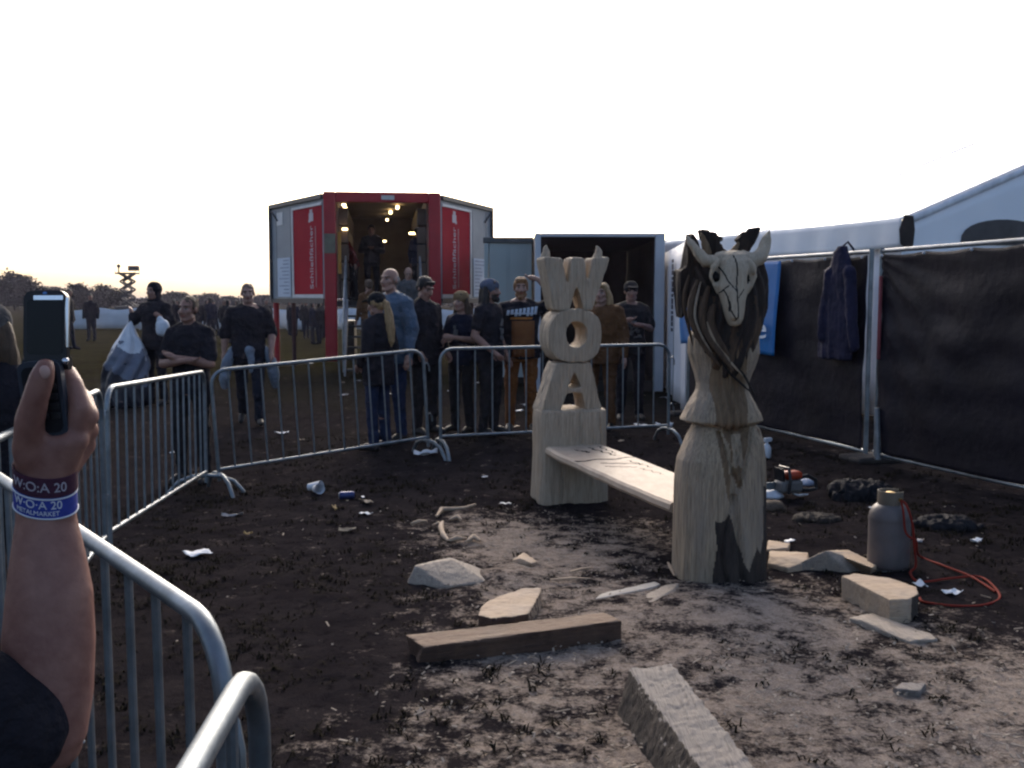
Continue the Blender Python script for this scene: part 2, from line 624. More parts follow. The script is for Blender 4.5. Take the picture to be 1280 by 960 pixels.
# ------------------------------------------------------------------ locker trailer
def build_trailer():
    root = empty('locker_trailer', (-2.82, 22.0, 0), math.atan2(2.82, 22.0))
    tag(root, 'red framed left-luggage trailer with open back, red banner wings and lamps inside', 'trailer')
    z0, z1 = 1.52, 3.86
    f = MB()
    f.box((-1.13, 0, (z1) / 2 + .1), (.26, .22, z1 - .2)); f.box((1.13, 0, z1 / 2 + .1), (.26, .22, z1 - .2))
    f.box((0, 0, z1 - .11), (1.998, .22, .22))
    f.build('frame', RED, root, bevel=.02)
    MB().box((.12, -.125, z1 - .12), (.28, .02, .09)).build('number_plate', mat('pale_plate', (.5, .5, .48)), root)
    MB().box((-1.13, -.122, 2.75), (.24, .02, .42)).build('notice', mat('olive_plate', (.16, .15, .11), (.12, .11, .08)), root)
    b = MB()
    for x in (-1.0, 1.0):
        b.box((x, 3.1, (z0 + z1) / 2), (.06, 5.9, z1 - z0 - .1))
    b.box((0, 3.1, z1 - .08), (1.9, 5.9, .06)); b.box((0, 6.1, (z0 + z1) / 2), (1.94, .06, z1 - z0 - .1))
    b.build('body', mat('trailer_lining', (.20, .16, .12), (.14, .11, .08), rough=.7, scale=2), root)
    MB().box((0, 3.0, z0 - .06), (2.1, 6.2, .12)).build('floor', DARK, root)
    for s in (-1, 1):
        lk = MB()
        for i in range(6):
            for j in range(5):
                lk.box((s * .86, .75 + i * .8, z0 + .25 + j * .4), (.2, .76, .37))
        lk.build('locker_bank', mat('locker_brown', (.11, .075, .05), (.08, .05, .035), rough=.55, scale=3), root, bevel=.012)
    L = mat('lamp_glow', (1, .8, .4), rough=.5, bump=0, emit=(1.0, .72, .34), estr=4)
    for x, y, z, sx, sy in ((-.84, .4, 3.62, .12, .1), (-.84, 1.2, 3.62, .12, .12), (-.82, .25, 3.08, .16, .08), (.35, 1.6, 3.68, .1, .55), (.2, 3.0, 3.68, .1, .55), (.12, 4.4, 3.6, .09, .3), (.72, 1.2, 3.06, .32, .08), (.05, 5.4, 3.1, .12, .08), (-.4, 3.4, 3.05, .16, .06)):
        MB().box((x, y, z), (sx * .75, sy * .8, .05)).build('lamp', L, root, bevel=.015)
    yp = MB(); yp.box((-.93, -.02, 2.55), (.07, .07, .9)).build('yellow_post', mat('yellow_paint', (.45, .22, .04)), root)
    # stair down from the floor
    st = MB()
    for i in range(7):
        st.box((0, -.2 - i * .27, z0 - .12 - i * .21), (1.5, .27, .04))
    st.build('stair_tread', mat('stair_grey', (.06, .06, .062), rough=.8, spec=.1), root, bevel=.006)
    for s in (-1, 1):
        sp = MB()
        sp.prism([(-.1, z0 + .05), (-.1, z0 - .3), (-2.0, .02), (-2.0, .3)], s * .78 - .02, s * .78 + .02, conv=lambda a, c, t: (t, a, c))
        sp.build('side_panel', mat('stair_side', (.22, .22, .23), (.16, .16, .17), rough=.5), root)
        h = MB().tube([(s * .8, -.12, z0), (s * .8, -.12, z0 + .95), (s * .8, -1.0, z0 + .25), (s * .8, -1.95, 1.05), (s * .8, -1.95, .1)], .022)
        h.tube([(s * .8, -.1, z0 + .5), (s * .8, -1.95, .6)], .016)
        h.build('handrail', STEEL, root)
    # wings: fold-out side walls angled back
    for s in (-1, 1):
        wx = Vector((1.4 * s, 2.9, 0)); ln = wx.length; wx.normalize()
        n = Vector((wx.y * s, -wx.x * s, 0)) if False else Vector((-wx.y, wx.x, 0)) * (-1 if s > 0 else 1)
        n = n if n.y < 0 else -n
        o = Vector((1.27 * s, .02, 0))
        def at(t, z, d=0.0, o=o, wx=wx, n=n):
            return o + wx * t + n * d + Vector((0, 0, z))
        def plate(mb, t0, t1, za, zb, d0, d1, at=at):
            vs = [at(t, z, d) for d in (d0, d1) for z in (za, zb) for t in (t0, t1)]
            mb.add(vs, [(0, 1, 3, 2), (4, 6, 7, 5), (0, 4, 5, 1), (2, 3, 7, 6), (0, 2, 6, 4), (1, 5, 7, 3)])
            return mb
        wg = empty('wing_wall', (0, 0, 0)); bpy.data.objects.remove(wg)
        wg = plate(MB(), 0, ln, 1.56, 3.72, -.06, 0).build('wing_wall', GREY, root)
        wg['label'] = ('left' if s < 0 else 'right') + ' fold-out grey wing wall with red banner'
        tr = plate(MB(), 0, ln, 3.722, 3.82, -.08, .06); plate(tr, ln + .002, ln + .09, 1.5, 3.82, -.08, .06); plate(tr, .0, ln, 1.46, 1.557, -.08, .03)
        tr.build('trim', mat('dark_trim', (.05, .05, .055), rough=.5), wg)
        bn = plate(MB(), .06, 1.76, 1.66, 3.58, .003, .012).build('banner', mat('red_vinyl', (.40, .018, .03), (.34, .014, .025), rough=.8, scale=2, bump=0, spec=.05), wg)
        bf = MB()
        plate(bf, .03, 1.84, 3.585, 3.64, .003, .03); plate(bf, .03, 1.84, 1.58, 1.655, .003, .03); plate(bf, 1.765, 1.84, 1.657, 3.583, .003, .03)
        bf.build('banner_frame', WHITE, wg)
        WL = mat('white_lettering', (.60, .52, .52), (.52, .45, .45), bump=0)
        tm = .66 if s < 0 else .76
        # banner reads bottom to top; +x of the text runs up
        # the plane's own right-hand direction as seen from the front
        rt = -1 if s < 0 else 1
        text('lettering', 'Schließfächer', .265, WL, bn, lambda x, y, t, at=at, tm=tm, rt=rt: at(tm - y * rt, 2.47 + x, .016 + t), .004)
        mk = MB()
        for (a, c, hw, hh) in ((0, 3.36, .12, .09), (0, 3.48, .07, .05), (.10, 3.28, .05, .03)):
            plate(mk, tm + a - hw, tm + a + hw, c - hh, c + hh, .014, .018)
        mk.build('emblem', WL, bn)
        rr_ = random.Random(5); ol = [(-.02, 1.8), (-.02, 3.15)]; zz = 3.15
        while zz > 1.83:
            ol += [(rr_.choice((.012, .022, .03)), zz), (.012, zz - .03), (rr_.choice((-.008, .012)), zz - .032)]; zz -= .035
        ds = MB().prism([(q[0], q[1]) for q in ol], .014, .018, conv=lambda a_, c_, t_, at=at, tm=tm, rt=rt: tuple(at(tm + .24 * rt + a_, c_, t_)))
        ds.build('small_line', mat('pale_red_print', (.5, .3, .3), bump=0), bn)
        sm_ = MB()
        for tt in (1.95, 2.9):
            plate(MB(), tt, tt + .012, 1.62, 3.66, .001, .006).build('panel_seam', mat('seam_grey', (.10, .105, .11), bump=0), wg)
        MB().tube([at(ln - .05, 3.66, .03), at(ln - .45, 3.42, .03)], .02, n=6).build('stay_bar', mat('dark_trim2', (.06, .06, .065)), wg)
        if s < 0:
            plate(MB(), 2.45, 2.85, 3.3, 3.6, .003, .012).build('emblem_sticker', WHITE, wg)
        nt_ = plate(MB(), 2.0, 2.86, 1.60, 2.52, .003, .014).build('notice_sheet', mat('notice_paper', (.52, .57, .64), (.46, .52, .60), rough=.6, scale=4), wg)
        for k in range(10):
            zc = 2.44 - k * .085
            plate(MB(), 2.08, random.uniform(2.4, 2.8), zc, zc + .03, .0155, .0175).build('print_line', mat('faint_print', (.33, .38, .48), bump=0), nt_)
        MB().tube([at(ln - .06, 1.5, -.05), at(ln - .06, -.02, -.05)], .07, n=10).build('support_leg', RED, root)
        MB().tube([at(ln * .62, 1.5, -.05), at(ln * .62, -.02, -.05)], .05, n=10).build('support_leg', mat('dark_leg', (.05, .02, .02)), root)
    for s in (-1, 1):
        for y in (3.6, 4.8):
            w_ = MB().lathe([(.1, -.12), (.48, -.12), (.5, -.08), (.5, .08), (.48, .12), (.1, .12)], n=24)
            w_.v = [(c + s * .85, a + y, b + .49) for a, b, c in w_.v]
            w_.build('wheel', BLACKP, root)
    return root

build_trailer()

# ------------------------------------------------------------------ containers
def corrugated(root, name, a, b, z0, z1, m, pitch=.28, depth=.035):
    a, b = Vector(a), Vector(b)
    d = (b - a); ln = d.length; d.normalize(); n = Vector((d.y, -d.x, 0))
    k = max(1, int(ln / pitch)); p = ln / k
    prof = []
    for i in range(k):
        prof += [(i * p, 0), (i * p + p * .4, 0), (i * p + p * .5, depth), (i * p + p * .9, depth)]
    prof.append((ln, 0))
    vs = [a + d * t + n * (-q) + Vector((0, 0, z)) for z in (z0, z1) for t, q in prof]
    m_ = len(prof)
    return MB().add(vs, [(i, i + 1, m_ + i + 1, m_ + i) for i in range(m_ - 1)]).build(name, m, root, smooth=0, solid=.006, fix=False)

def build_grey_container():
    x0, x1, y0, y1, h = -.5, .36, 18.5, 24.0, 2.69
    root = empty('cargo_container', ((x0 + x1) / 2, y0, 0))
    tag(root, 'plain grey green container between the red trailer and the white-framed container', 'container')
    ox, oy = (x0 + x1) / 2, y0
    g = mat('grey_green_steel', (.34, .375, .365), (.30, .335, .325), rough=.55, scale=.8, bump=.05)
    w_ = (x1 - x0) / 2
    corrugated(root, 'front_wall', (-w_ + .08, 0, 0), (w_, 0, 0), .12, h - .1, g, .4, .012)
    corrugated(root, 'side_wall', (-w_, 5.4, 0), (-w_, .08, 0), .12, h - .1, g)
    MB().box((0, 2.75, h - .05), (2 * w_ + .06, 5.6, .1)).build('roof', mat('dark_roof_edge', (.10, .10, .10)), root, bevel=.01)
    MB().box((0, 2.75, .06), (2 * w_, 5.5, .12)).build('base', DARK, root)
    MB().box((-w_ + .03, .0, h / 2), (.08, .08, h - .22)).build('corner_post', g, root, bevel=.01)

build_grey_container()

def build_open_container():
    x0, x1, y0, h, dp = .385, 2.57, 17.0, 2.67, 5.0
    root = empty('open_container', ((x0 + x1) / 2, y0, 0))
    tag(root, 'open container with white end frame and dark empty inside behind the letter post', 'container')
    w_ = (x1 - x0) / 2
    f = MB()
    f.box((-w_ + .05, 0, h / 2), (.1, .14, h)); f.box((w_ - .08, 0, h / 2), (.16, .14, h))
    f.box((-.03, 0, h - .03), (2 * w_ - .264, .14, .06))
    f.build('end_frame', mat('white_frame', (.42, .44, .47), (.36, .38, .42), rough=.5, scale=3), root, bevel=.01)
    MB().box((-.02, 0, .09), (2 * w_ - .264, .14, .18)).build('sill', DARK, root)
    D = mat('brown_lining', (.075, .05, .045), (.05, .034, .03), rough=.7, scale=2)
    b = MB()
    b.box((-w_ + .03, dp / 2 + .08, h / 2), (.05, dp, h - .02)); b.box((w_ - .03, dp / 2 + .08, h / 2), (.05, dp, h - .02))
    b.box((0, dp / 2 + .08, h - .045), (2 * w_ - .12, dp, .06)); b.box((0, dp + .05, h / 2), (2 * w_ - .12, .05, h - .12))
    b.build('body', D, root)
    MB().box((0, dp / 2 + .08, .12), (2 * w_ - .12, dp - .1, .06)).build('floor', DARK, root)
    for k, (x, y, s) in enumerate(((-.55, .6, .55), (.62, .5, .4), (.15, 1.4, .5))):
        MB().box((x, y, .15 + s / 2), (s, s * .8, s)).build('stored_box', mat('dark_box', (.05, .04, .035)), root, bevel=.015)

build_open_container()

# ------------------------------------------------------------------ marquee tent
def build_tent():
    A = Vector((4.9, 12.6, 0)); B = Vector((2.75, 18.3, 0))
    ln = (B - A).length; d = (B - A).normalized(); n = Vector((-d.y * -1, d.x * -1, 0))
    n = Vector((.936, .353, 0))
    root = empty('marquee_tent', A); loc = lambda p: Vector(p) - A
    tag(root, 'white marquee tent with sloping roof rising over the black sheeted fence', 'tent')
    zb, ze, zr, hw = 2.22, 2.58, 4.12, 4.1
    def pt(t, s, z):
        return d * (t * ln) + n * s + Vector((0, 0, z))
    rf = MB()
    def sag(u): return -.05 * math.sin(math.pi * (u * 2 % 1))
    rf.grid(lambda u, v: pt(u, -.03 + v * hw, ze + v * (zr - ze) + sag(u) * (1 - v * .4)), 40, 12)
    rf.grid(lambda u, v: pt(u, hw + v * hw, zr + v * (ze - zr) + sag(u) * (.6 + v * .4)), 40, 12)
    rf.build('roof', mat('white_roof_pvc', (.92, .92, .93), (.89, .89, .90), rough=.28, scale=1.2, bump=.06, bscale=2, bdist=.03, spec=.7), root, solid=.01, fix=False)
    sm = MB()
    for u in (0, .5, 1):
        sm.tube([pt(u, 0, ze + .012), pt(u, hw, zr + .012)], .02, n=6)
    sm.build('roof_seam', mat('seam_canvas', (.74, .74, .78), bump=0, transl=.5), root)
    vl = MB().grid(lambda u, v: pt(u, -.05 - .015 * math.sin(u * 60) * v, ze + .01 - v * (ze - zb)) + Vector((0, 0, -.03 * math.sin(math.pi * (u * 2 % 1)) * v)), 120, 6)
    vl.build('valance', mat('valance_canvas', (.88, .88, .88), (.80, .80, .81), rough=.6, scale=2.5, bump=.2, bscale=5, bdist=.04, transl=.15), root, solid=.006, fix=False)
    sw = MB().grid(lambda u, v: pt(u, .06 + .02 * math.sin(u * 190), zb + .05 - v * zb), 200, 4)
    sw.build('side_wall', mat('wall_canvas', (.74, .75, .78), (.64, .65, .69), rough=.6, scale=2, bump=.15, bscale=6, bdist=.03, transl=.25), root, solid=.006, fix=False)
    gb = MB()
    k = 40
    def top(s): return ze + (zr - ze) * (1 - abs(s - hw) / hw)
    gb.grid(lambda u, v: pt(0, -.055 + u * (2 * hw + .11), 0) + Vector((0, 0, v * (top(-.055 + u * (2 * hw + .11)) - .02))) - d * .02, k, 14)
    gb.build('gable_wall', mat('gable_canvas', (.88, .90, .93), (.83, .86, .90), rough=.5, scale=1.3, bump=.15, bscale=3, bdist=.05, transl=.15), root, solid=.006, fix=False)
    MB().grid(lambda u, v: pt(0, .0 + u * 2 * hw, top(u * 2 * hw) + .02 - v * .10) - d * .06, 20, 2).build('gable_trim', mat('gable_edge', (.86, .88, .92), bump=0, transl=.2), root, solid=.01, fix=False)
    arch = [(-.75, 0)] + [(-.75 * math.cos(a), .33 * math.sin(a) ** .7) for a in [math.pi * i / 14 for i in range(1, 14)]] + [(.75, 0)]
    w_ = MB().prism(arch, -.045, -.03, conv=lambda a, c, t: tuple(pt(0, 1.62 + a, 2.28 + c) + d * t))
    w_.build('gable_window', mat('smoky_film', (.05, .05, .06), rough=.2, bump=0), root)
    MB().prism([(-.15, .03), (-.06, -.03), (.04, 0), (.06, .2), (.03, .37), (-.10, .38), (-.17, .2)], -.09, -.07, conv=lambda a, c, t: tuple(pt(0, .02 + a, 2.24 + c) + d * t)).build('corner_tie', DARK, root)
    for u in (0.01, .5, .99):
        MB().box(pt(u, .14, ze / 2), (.08, .08, ze)).build('pole', STEELD, root)
    # sheet pulled out along the side, seen nearly edge-on at the far corner
    return root

build_tent()

def build_screen():
    a, b = Vector((2.70, 18.0, 0)), Vector((2.40, 13.75, 0))
    d = (b - a); root = empty('canvas_screen', a)
    tag(root, 'tall white canvas screen seen edge-on between the open container and goat skull post', 'screen')
    nrm = Vector((d.y, -d.x, 0)).normalized()
    MB().grid(lambda u, v: d * u + Vector((0, 0, .03 + v * 2.34)) + nrm * (.03 * math.sin(u * 22) * (1 - v)), 60, 8).build('canvas', MATS['wall_canvas'], root, solid=.006, fix=False)
    for u in (0, .5, 1):
        MB().tube([d * u + nrm * -.03 + Vector((0, 0, -.02)), d * u + nrm * -.03 + Vector((0, 0, 2.38))], .022).build('pole', STEELD, root)
    s = MB()
    for k in range(13):
        z = 1.1 + k * .088
        u = .58
        s.box(d * u + nrm * (-.045) + Vector((0, 0, z)), (.012, .22, .05 + .02 * (k % 3)), Matrix.Rotation(math.atan2(-d.x, d.y) , 3, 'Z'))
        s.box(d * u + nrm * (.045) + Vector((0, 0, z)), (.012, .22, .05 + .02 * (k % 3)), Matrix.Rotation(math.atan2(-d.x, d.y) , 3, 'Z'))
    s.build('dark_strip', mat('strip_ink', (.03, .03, .05), bump=0), root)

build_screen()

# ------------------------------------------------------------------ mobile fence with black sheeting
TARP = mat('black_sheeting', (.0100, .0085, .0145), (.0065, .0055, .0095), rough=.55, scale=2.0, bump=.3, bscale=9, bdist=.03, spec=.12)

def fence_panel(a, b, label, wr, lt, seed):
    a, b = Vector((*a, gz(*a))), Vector((*b, gz(*b)))
    root = empty('fence_panel', a)
    tag(root, label, 'fence panel', 'mobile fence panels on the right')
    d = b - a; ln = d.length; dn = d.normalized(); nrm = Vector((dn.y, -dn.x, 0))
    if nrm.y > 0: nrm = -nrm
    H0, H1 = .09, 2.06
    q = lambda t, z, o=0: dn * t + nrm * o + Vector((0, 0, z))
    for t in (.05, ln - .05):
        MB().tube([q(t, .02), q(t, H1 + .03)], .024, n=10).build('post', STEEL, root)
    MB().tube([q(.05, H1), q(ln - .05, H1)], .02, n=8).build('top_rail', STEELD, root)
    MB().tube([q(.05, H0), q(ln - .05, H0)], .022, n=8).build('bottom_rail', STEEL, root)
    def fn(u, v):
        t = .08 + u * (ln - .16); z = H0 + .02 + v * (H1 - H0 - .05)
        k = .012 * math.sin(t * 2.3 + seed + 1.3 * math.sin(z * 2.1)) + .006 * math.sin(t * 7.1 + 2 * math.sin(z * 4 + seed))
        # pull folds fanning from the near upper corner
        ang = math.atan2(H1 - z, t + .12)
        k += wr * .016 * math.sin(ang * 24 + 1.5 * math.sin(z * 3)) * math.exp(-t * .75)
        k += wr * .012 * math.sin(z * 16 + .8 * math.sin(t * 1.7)) * (.4 + .6 * math.exp(-((z - 1.25) / .7) ** 2))
        sag = -.02 * abs(math.sin(u * math.pi * 6)) * (v > .96)
        return q(t, z + sag, .03 + k)
    sh = MB().grid(fn, 110, 60).build('sheeting', TARP, root, solid=.003, fix=False)
    eye = MB()
    for i in range(7):
        eye.ellipsoid(q(.12 + (ln - .24) * i / 6, H1 - .05, .06), (.016, .016, .016), n=8, k=6)
    eye.build('eyelet', mat('eyelet_metal', (.6, .6, .62), metal=.5, bump=0), sh)
    for t in (.05, ln - .05):
        MB().box(q(t, .035, 0), (.20, .5, .07), Matrix.Rotation(math.atan2(nrm.y, nrm.x) - math.pi / 2, 3, 'Z')).build('concrete_foot', mat('concrete', (.035, .03, .028), rough=.9), root, bevel=.03)
    if lt:
        MB().box(q(.1, 1.42, .045), (.03, .04, .8)).build('red_marker', mat('dull_red', (.22, .05, .06)), root, bevel=.01)
        MB().tube([q(.15, .05, .05), q(.12, .55, .06)], .03, n=8).build('brace', STEELD, root)
    return root

fence_panel((2.38, 13.55), (3.53, 9.80), 'far black sheeted fence panel behind the goat skull post with jacket hung on it', .35, False, 3)
fence_panel((3.545, 9.735), (4.65, 6.15), 'near black sheeted fence panel with wrinkled sheet beside the silver post', .55, True, 11)

FA, FB = Vector((2.38, 13.55, 0)), Vector((3.53, 9.80, 0))
FD = (FB - FA).normalized(); FN = Vector((FD.y, -FD.x, 0))
if FN.y > 0: FN = -FN

def on_fence(px, z, off):
    A_ = FA + FN * off
    """point on the far fence panel's face under pixel column px"""
    s = (px - 640) / FOC
    t = (s * A_.y - A_.x) / (FD.x - s * FD.y)
    p = FA + FD * t + FN * off
    return Vector((p.x, p.y, z)), t

def build_banner():
    BL = mat('blue_banner', (.010, .15, .42), (.008, .12, .34), rough=.4, scale=3, bump=.2, bscale=6, bdist=.03, spec=.4)
    p0, t0 = on_fence(851, 1.0, .12); p1, t1 = on_fence(971, 1.0, .12)
    root = MB().grid(lambda u, v: FA + FD * (t0 + (t1 - t0) * u) - p0 + FN * (.12 + .03 * math.sin(u * 14 + v * 3)) + Vector((0, 0, 1.98 + v * 1.06 + .03 * math.sin(u * 5))), 40, 24).build('banner', BL, None, solid=.004, fix=False)
    root.location = (p0.x, p0.y, 0)
    tag(root, 'blue banner hung on the fence behind the goat skull post, white letter e showing', 'banner')
    pe, te = on_fence(954, 1.0, .15)
    text('lettering', 'e', .36, mat('white_ink', (.75, .77, .8), bump=0), root, lambda x, y, t: pe - p0 + FD * (x * 2.0) + FN * (.055 + t) + Vector((0, 0, y + 1.25)), .004)

build_banner()

def build_jacket():
    NV = mat('navy_cloth', (.010, .010, .034), (.006, .006, .022), rough=.9, scale=5, bump=.5, bscale=9, bdist=.04)
    p, t = on_fence(1050, 0, .12)
    root = empty('hanging_jacket', (p.x, p.y, 0))
    tag(root, 'dark navy jacket hung over the top of the black fence sheeting', 'jacket')
    b = MB()
    ang = math.atan2(FD.y, FD.x)
    secs = [((0, 0, 2.12), .05, .05), ((-.03, 0, 2.05), .10, .06), ((-.02, -.0, 1.9), .17, .07), ((-.03, 0, 1.6), .22, .075), ((-.06, 0, 1.25), .27, .075), ((-.08, 0, .98), .28, .07)]
    b.loft(secs, n=24)
    b.capsule((.16, -.02, 1.85), (.30, -.05, 1.12), .07, .055)
    b.capsule((-.15, -.03, 1.85), (-.22, -.06, 1.2), .07, .055)
    o = b.build('coat_body', NV, root, rot=(0, 0, ang))
    def post(me):
        c = coords(me)
        displace(me, .030 * fbm(c * np.array([11, 11, 1.8]), 3) * np.clip((2.15 - c[:, 2]) / .4, 0, 1) + .010 * fbm(c * 14, 2))
    remesh(o, .014, 3, post)
    MB().tube([Vector((0, -.02, 2.1)), Vector((.0, .06, 2.16)), Vector((.02, .12, 2.08))], .012).build('hanger_loop', NV, root, rot=(0, 0, ang))

build_jacket()

# ------------------------------------------------------------------ crowd barriers
def make_barrier(L, H=1.083, feet=(0, 1)):
    root = empty('crowd_barrier', (0, 0, 0))
    r, zb, rc = .0168, .20, .13
    pts = [(0, 0, .1), (0, 0, H - rc)]
    pts += [(rc - rc * math.cos(a), 0, H - rc + rc * math.sin(a)) for a in [math.pi / 2 * i / 6 for i in range(1, 7)]]
    pts += [(L - rc + rc * math.sin(a), 0, H - rc + rc * math.cos(a)) for a in [math.pi / 2 * i / 6 for i in range(0, 7)]]
    pts += [(L, 0, .1)]
    f = MB().tube(pts, r, n=12)
    f.tube([(0, 0, zb), (L, 0, zb)], .0145, n=10)
    f.build('frame', STEEL, root)
    n = 13
    proto = None
    for i in range(n):
        x = L * (i + 1) / (n + 1)
        if proto is None:
            proto = MB().tube([(0, 0, zb), (0, 0, H)], .0085, n=8).build('bar', STEEL, root)
            proto.location.x = x
        else:
            c = proto.copy(); COL.objects.link(c); c.parent = root; c.location.x = x
    for x in [L * q for q in feet]:
        MB().tube([(x, -.33, -.005), (x, -.31, .03), (x, -.24, .11), (x, -.12, .155), (x, 0, .165), (x, .12, .155), (x, .24, .11), (x, .31, .03), (x, .33, -.005)], .018, n=10).build('foot', STEEL, root)
    for z in (.42, .93):
        MB().tube([(L, 0, z), (L + .04, 0, z + .02), (L + .06, 0, z - .02), (L + .06, 0, z - .07)], .008, n=6).build('hook', STEEL, root)
    return root

def barrier(a, b, label, za=None, zb=None, feet=(0, 1)):
    a = Vector((a[0], a[1], gz(*a) if za is None else za)); b = Vector((b[0], b[1], gz(*b) if zb is None else zb))
    d = b - a
    o = make_barrier(d.length, feet=feet)
    o.location = a
    o.rotation_euler = (0, -math.atan2(d.z, math.hypot(d.x, d.y)), math.atan2(d.y, d.x))
    tag(o, label, 'barrier', 'steel crowd barriers around the carving area')
    return o

barrier((-1.86, 3.38), (-.45, 1.53), 'near steel crowd barrier whose thick rail slopes down beside the raised arm')
barrier((-.375, 1.44), (-.27, -.9), 'steel crowd barrier end nearest the camera at the bottom edge')
barrier((-2.44, 5.90), (-1.90, 3.46), 'steel crowd barrier largely hidden behind the raised arm and phone', feet=(1,))
barrier((-2.70, 8.72), (-2.465, 6.02), 'steel crowd barrier in front of the man with folded arms, bright top rail', feet=(0,))
barrier((-2.60, 8.80), (-.84, 10.02), 'steel crowd barrier in front of the denim jacket man')
barrier((-.72, 10.02), (1.71, 10.85), 'steel crowd barrier behind the letter post of the carved bench')

# ------------------------------------------------------------------ thin bluish haze volume, added to lift the dark tones
def build_haze():
    b = MB().box((0, 390, 4.5), (1400, 1000, 13))
    o = b.build('haze', mat_haze(), None, smooth=0)
    o['kind'] = 'stuff'

def mat_haze():
    m = bpy.data.materials.new('haze_air'); m.use_nodes = True
    t = m.node_tree; t.nodes.remove(t.nodes['Principled BSDF'])
    v = t.nodes.new('ShaderNodeVolumePrincipled')
    v.inputs['Color'].default_value = (.70, .70, .95, 1)
    v.inputs['Density'].default_value = HAZE
    v.inputs['Anisotropy'].default_value = 0.35
    t.links.new(v.outputs[0], t.nodes['Material Output'].inputs['Volume'])
    return m

HAZE = 0.00028
build_haze()

# ------------------------------------------------------------------ wood
def wood(name, c1, c2, c3, grain=(14, 14, .9), rough=.75, bump=.5, ringscale=5.0, crack=.0):
    if name in MATS: return MATS[name]
    m = bpy.data.materials.new(name); m.use_nodes = True
    t = m.node_tree; b = t.nodes['Principled BSDF']
    tc = t.nodes.new('ShaderNodeTexCoord')
    def mapped(sc):
        mp = t.nodes.new('ShaderNodeMapping'); mp.inputs['Scale'].default_value = sc
        t.links.new(tc.outputs['Object'], mp.inputs['Vector']); return mp.outputs[0]
    def noise(v, sc, det=6, r=.6, dist=0.):
        n = t.nodes.new('ShaderNodeTexNoise'); n.inputs['Scale'].default_value = sc; n.inputs['Detail'].default_value = det
        n.inputs['Roughness'].default_value = r; n.inputs['Distortion'].default_value = dist
        t.links.new(v, n.inputs['Vector']); return n.outputs['Fac']
    def rng_(v, a, bb):
        n = t.nodes.new('ShaderNodeMapRange'); n.inputs['From Min'].default_value = a; n.inputs['From Max'].default_value = bb
        t.links.new(v, n.inputs['Value']); return n.outputs[0]
    def mixc(f, a, bb):
        n = t.nodes.new('ShaderNodeMix'); n.data_type = 'RGBA'; t.links.new(f, n.inputs['Factor'])
        for k, q in (('A', a), ('B', bb)):
            if isinstance(q, tuple): n.inputs[k].default_value = (*q, 1)
            else: t.links.new(q, n.inputs[k])
        return n.outputs['Result']
    g = noise(mapped(grain), ringscale, 8, .62, .4)
    big = noise(mapped((2.2, 2.2, .9)), 2.0, 4)
    col = mixc(rng_(g, .38, .66), c1, c2)
    col = mixc(rng_(big, .45, .72), col, c3)
    fine = noise(mapped(tuple(60 if q > 2 else 3 for q in grain)), 3.0, 4)
    dk = tuple(v * .45 for v in c2)
    col = mixc(rng_(fine, .54, .80), col, dk)
    t.links.new(col, b.inputs['Base Color'])
    b.inputs['Roughness'].default_value = rough; b.inputs['Specular IOR Level'].default_value = .25
    bp = t.nodes.new('ShaderNodeBump'); bp.inputs['Strength'].default_value = bump; bp.inputs['Distance'].default_value = .012
    ad = t.nodes.new('ShaderNodeMath'); ad.operation = 'ADD'; t.links.new(g, ad.inputs[0]); t.links.new(fine, ad.inputs[1])
    t.links.new(ad.outputs[0], bp.inputs['Height']); t.links.new(bp.outputs[0], b.inputs['Normal'])
    MATS[name] = m
    return m

OAK = wood('carved_oak', (.41, .325, .235), (.255, .19, .13), (.34, .275, .205))
OAKG = wood('weathered_oak', (.34, .26, .175), (.175, .13, .09), (.24, .195, .155))
CHAR = wood('scorched_oak', (.022, .014, .011), (.012, .009, .008), (.038, .022, .014))
HALF = wood('browned_oak', (.17, .11, .062), (.09, .058, .035), (.22, .15, .09))
HALF2 = wood('burnt_brown_oak', (.075, .044, .025), (.034, .021, .014), (.10, .062, .037))
BARK = wood('bark', (.045, .034, .028), (.022, .017, .015), (.07, .055, .045), grain=(10, 10, 1.6), bump=.9)
BONE = wood('carved_bone_wood', (.40, .33, .24), (.30, .23, .16), (.36, .30, .23), bump=.25)
SOOT_SHADE = mat('soot_line_and_shade', (.012, .009, .008), rough=.9, bump=0)

def chisel(amp, sz=9.0, seed=0.0, grainy=.5):
    def post(me):
        c = coords(me)
        q = c * np.array([sz, sz, sz * .45]) + seed
        q2 = c * np.array([sz * 4.5, sz * 4.5, sz * .35]) + seed
        displace(me, amp * (fbm(q, 2) + grainy * vnoise(q2)))
    return post

def rounded(poly, r=.02, n=3):
    out = []
    k = len(poly)
    for i in range(k):
        a, p, b = (Vector(poly[(i - 1) % k]), Vector(poly[i]), Vector(poly[(i + 1) % k]))
        da, db = a - p, b - p
        ra = min(r, da.length * .4); rb = min(r, db.length * .4)
        s, e = p + da.normalized() * ra, p + db.normalized() * rb
        for j in range(n + 1):
            t = j / n
            q = s * (1 - t) ** 2 + p * 2 * t * (1 - t) + e * t * t
            out.append((q.x, q.y))
    return out

# ------------------------------------------------------------------ the carved bench
W_POS = Vector(((713 - 640) * 7.95 / FOC, 8.0))
G_POS = Vector(((904 - 640) * 5.75 / FOC, 5.78))
bench = empty('carved_bench', (W_POS.x, W_POS.y, 0))
tag(bench, 'carved oak bench with stacked letter post, plank seat and goat skull post', 'bench')

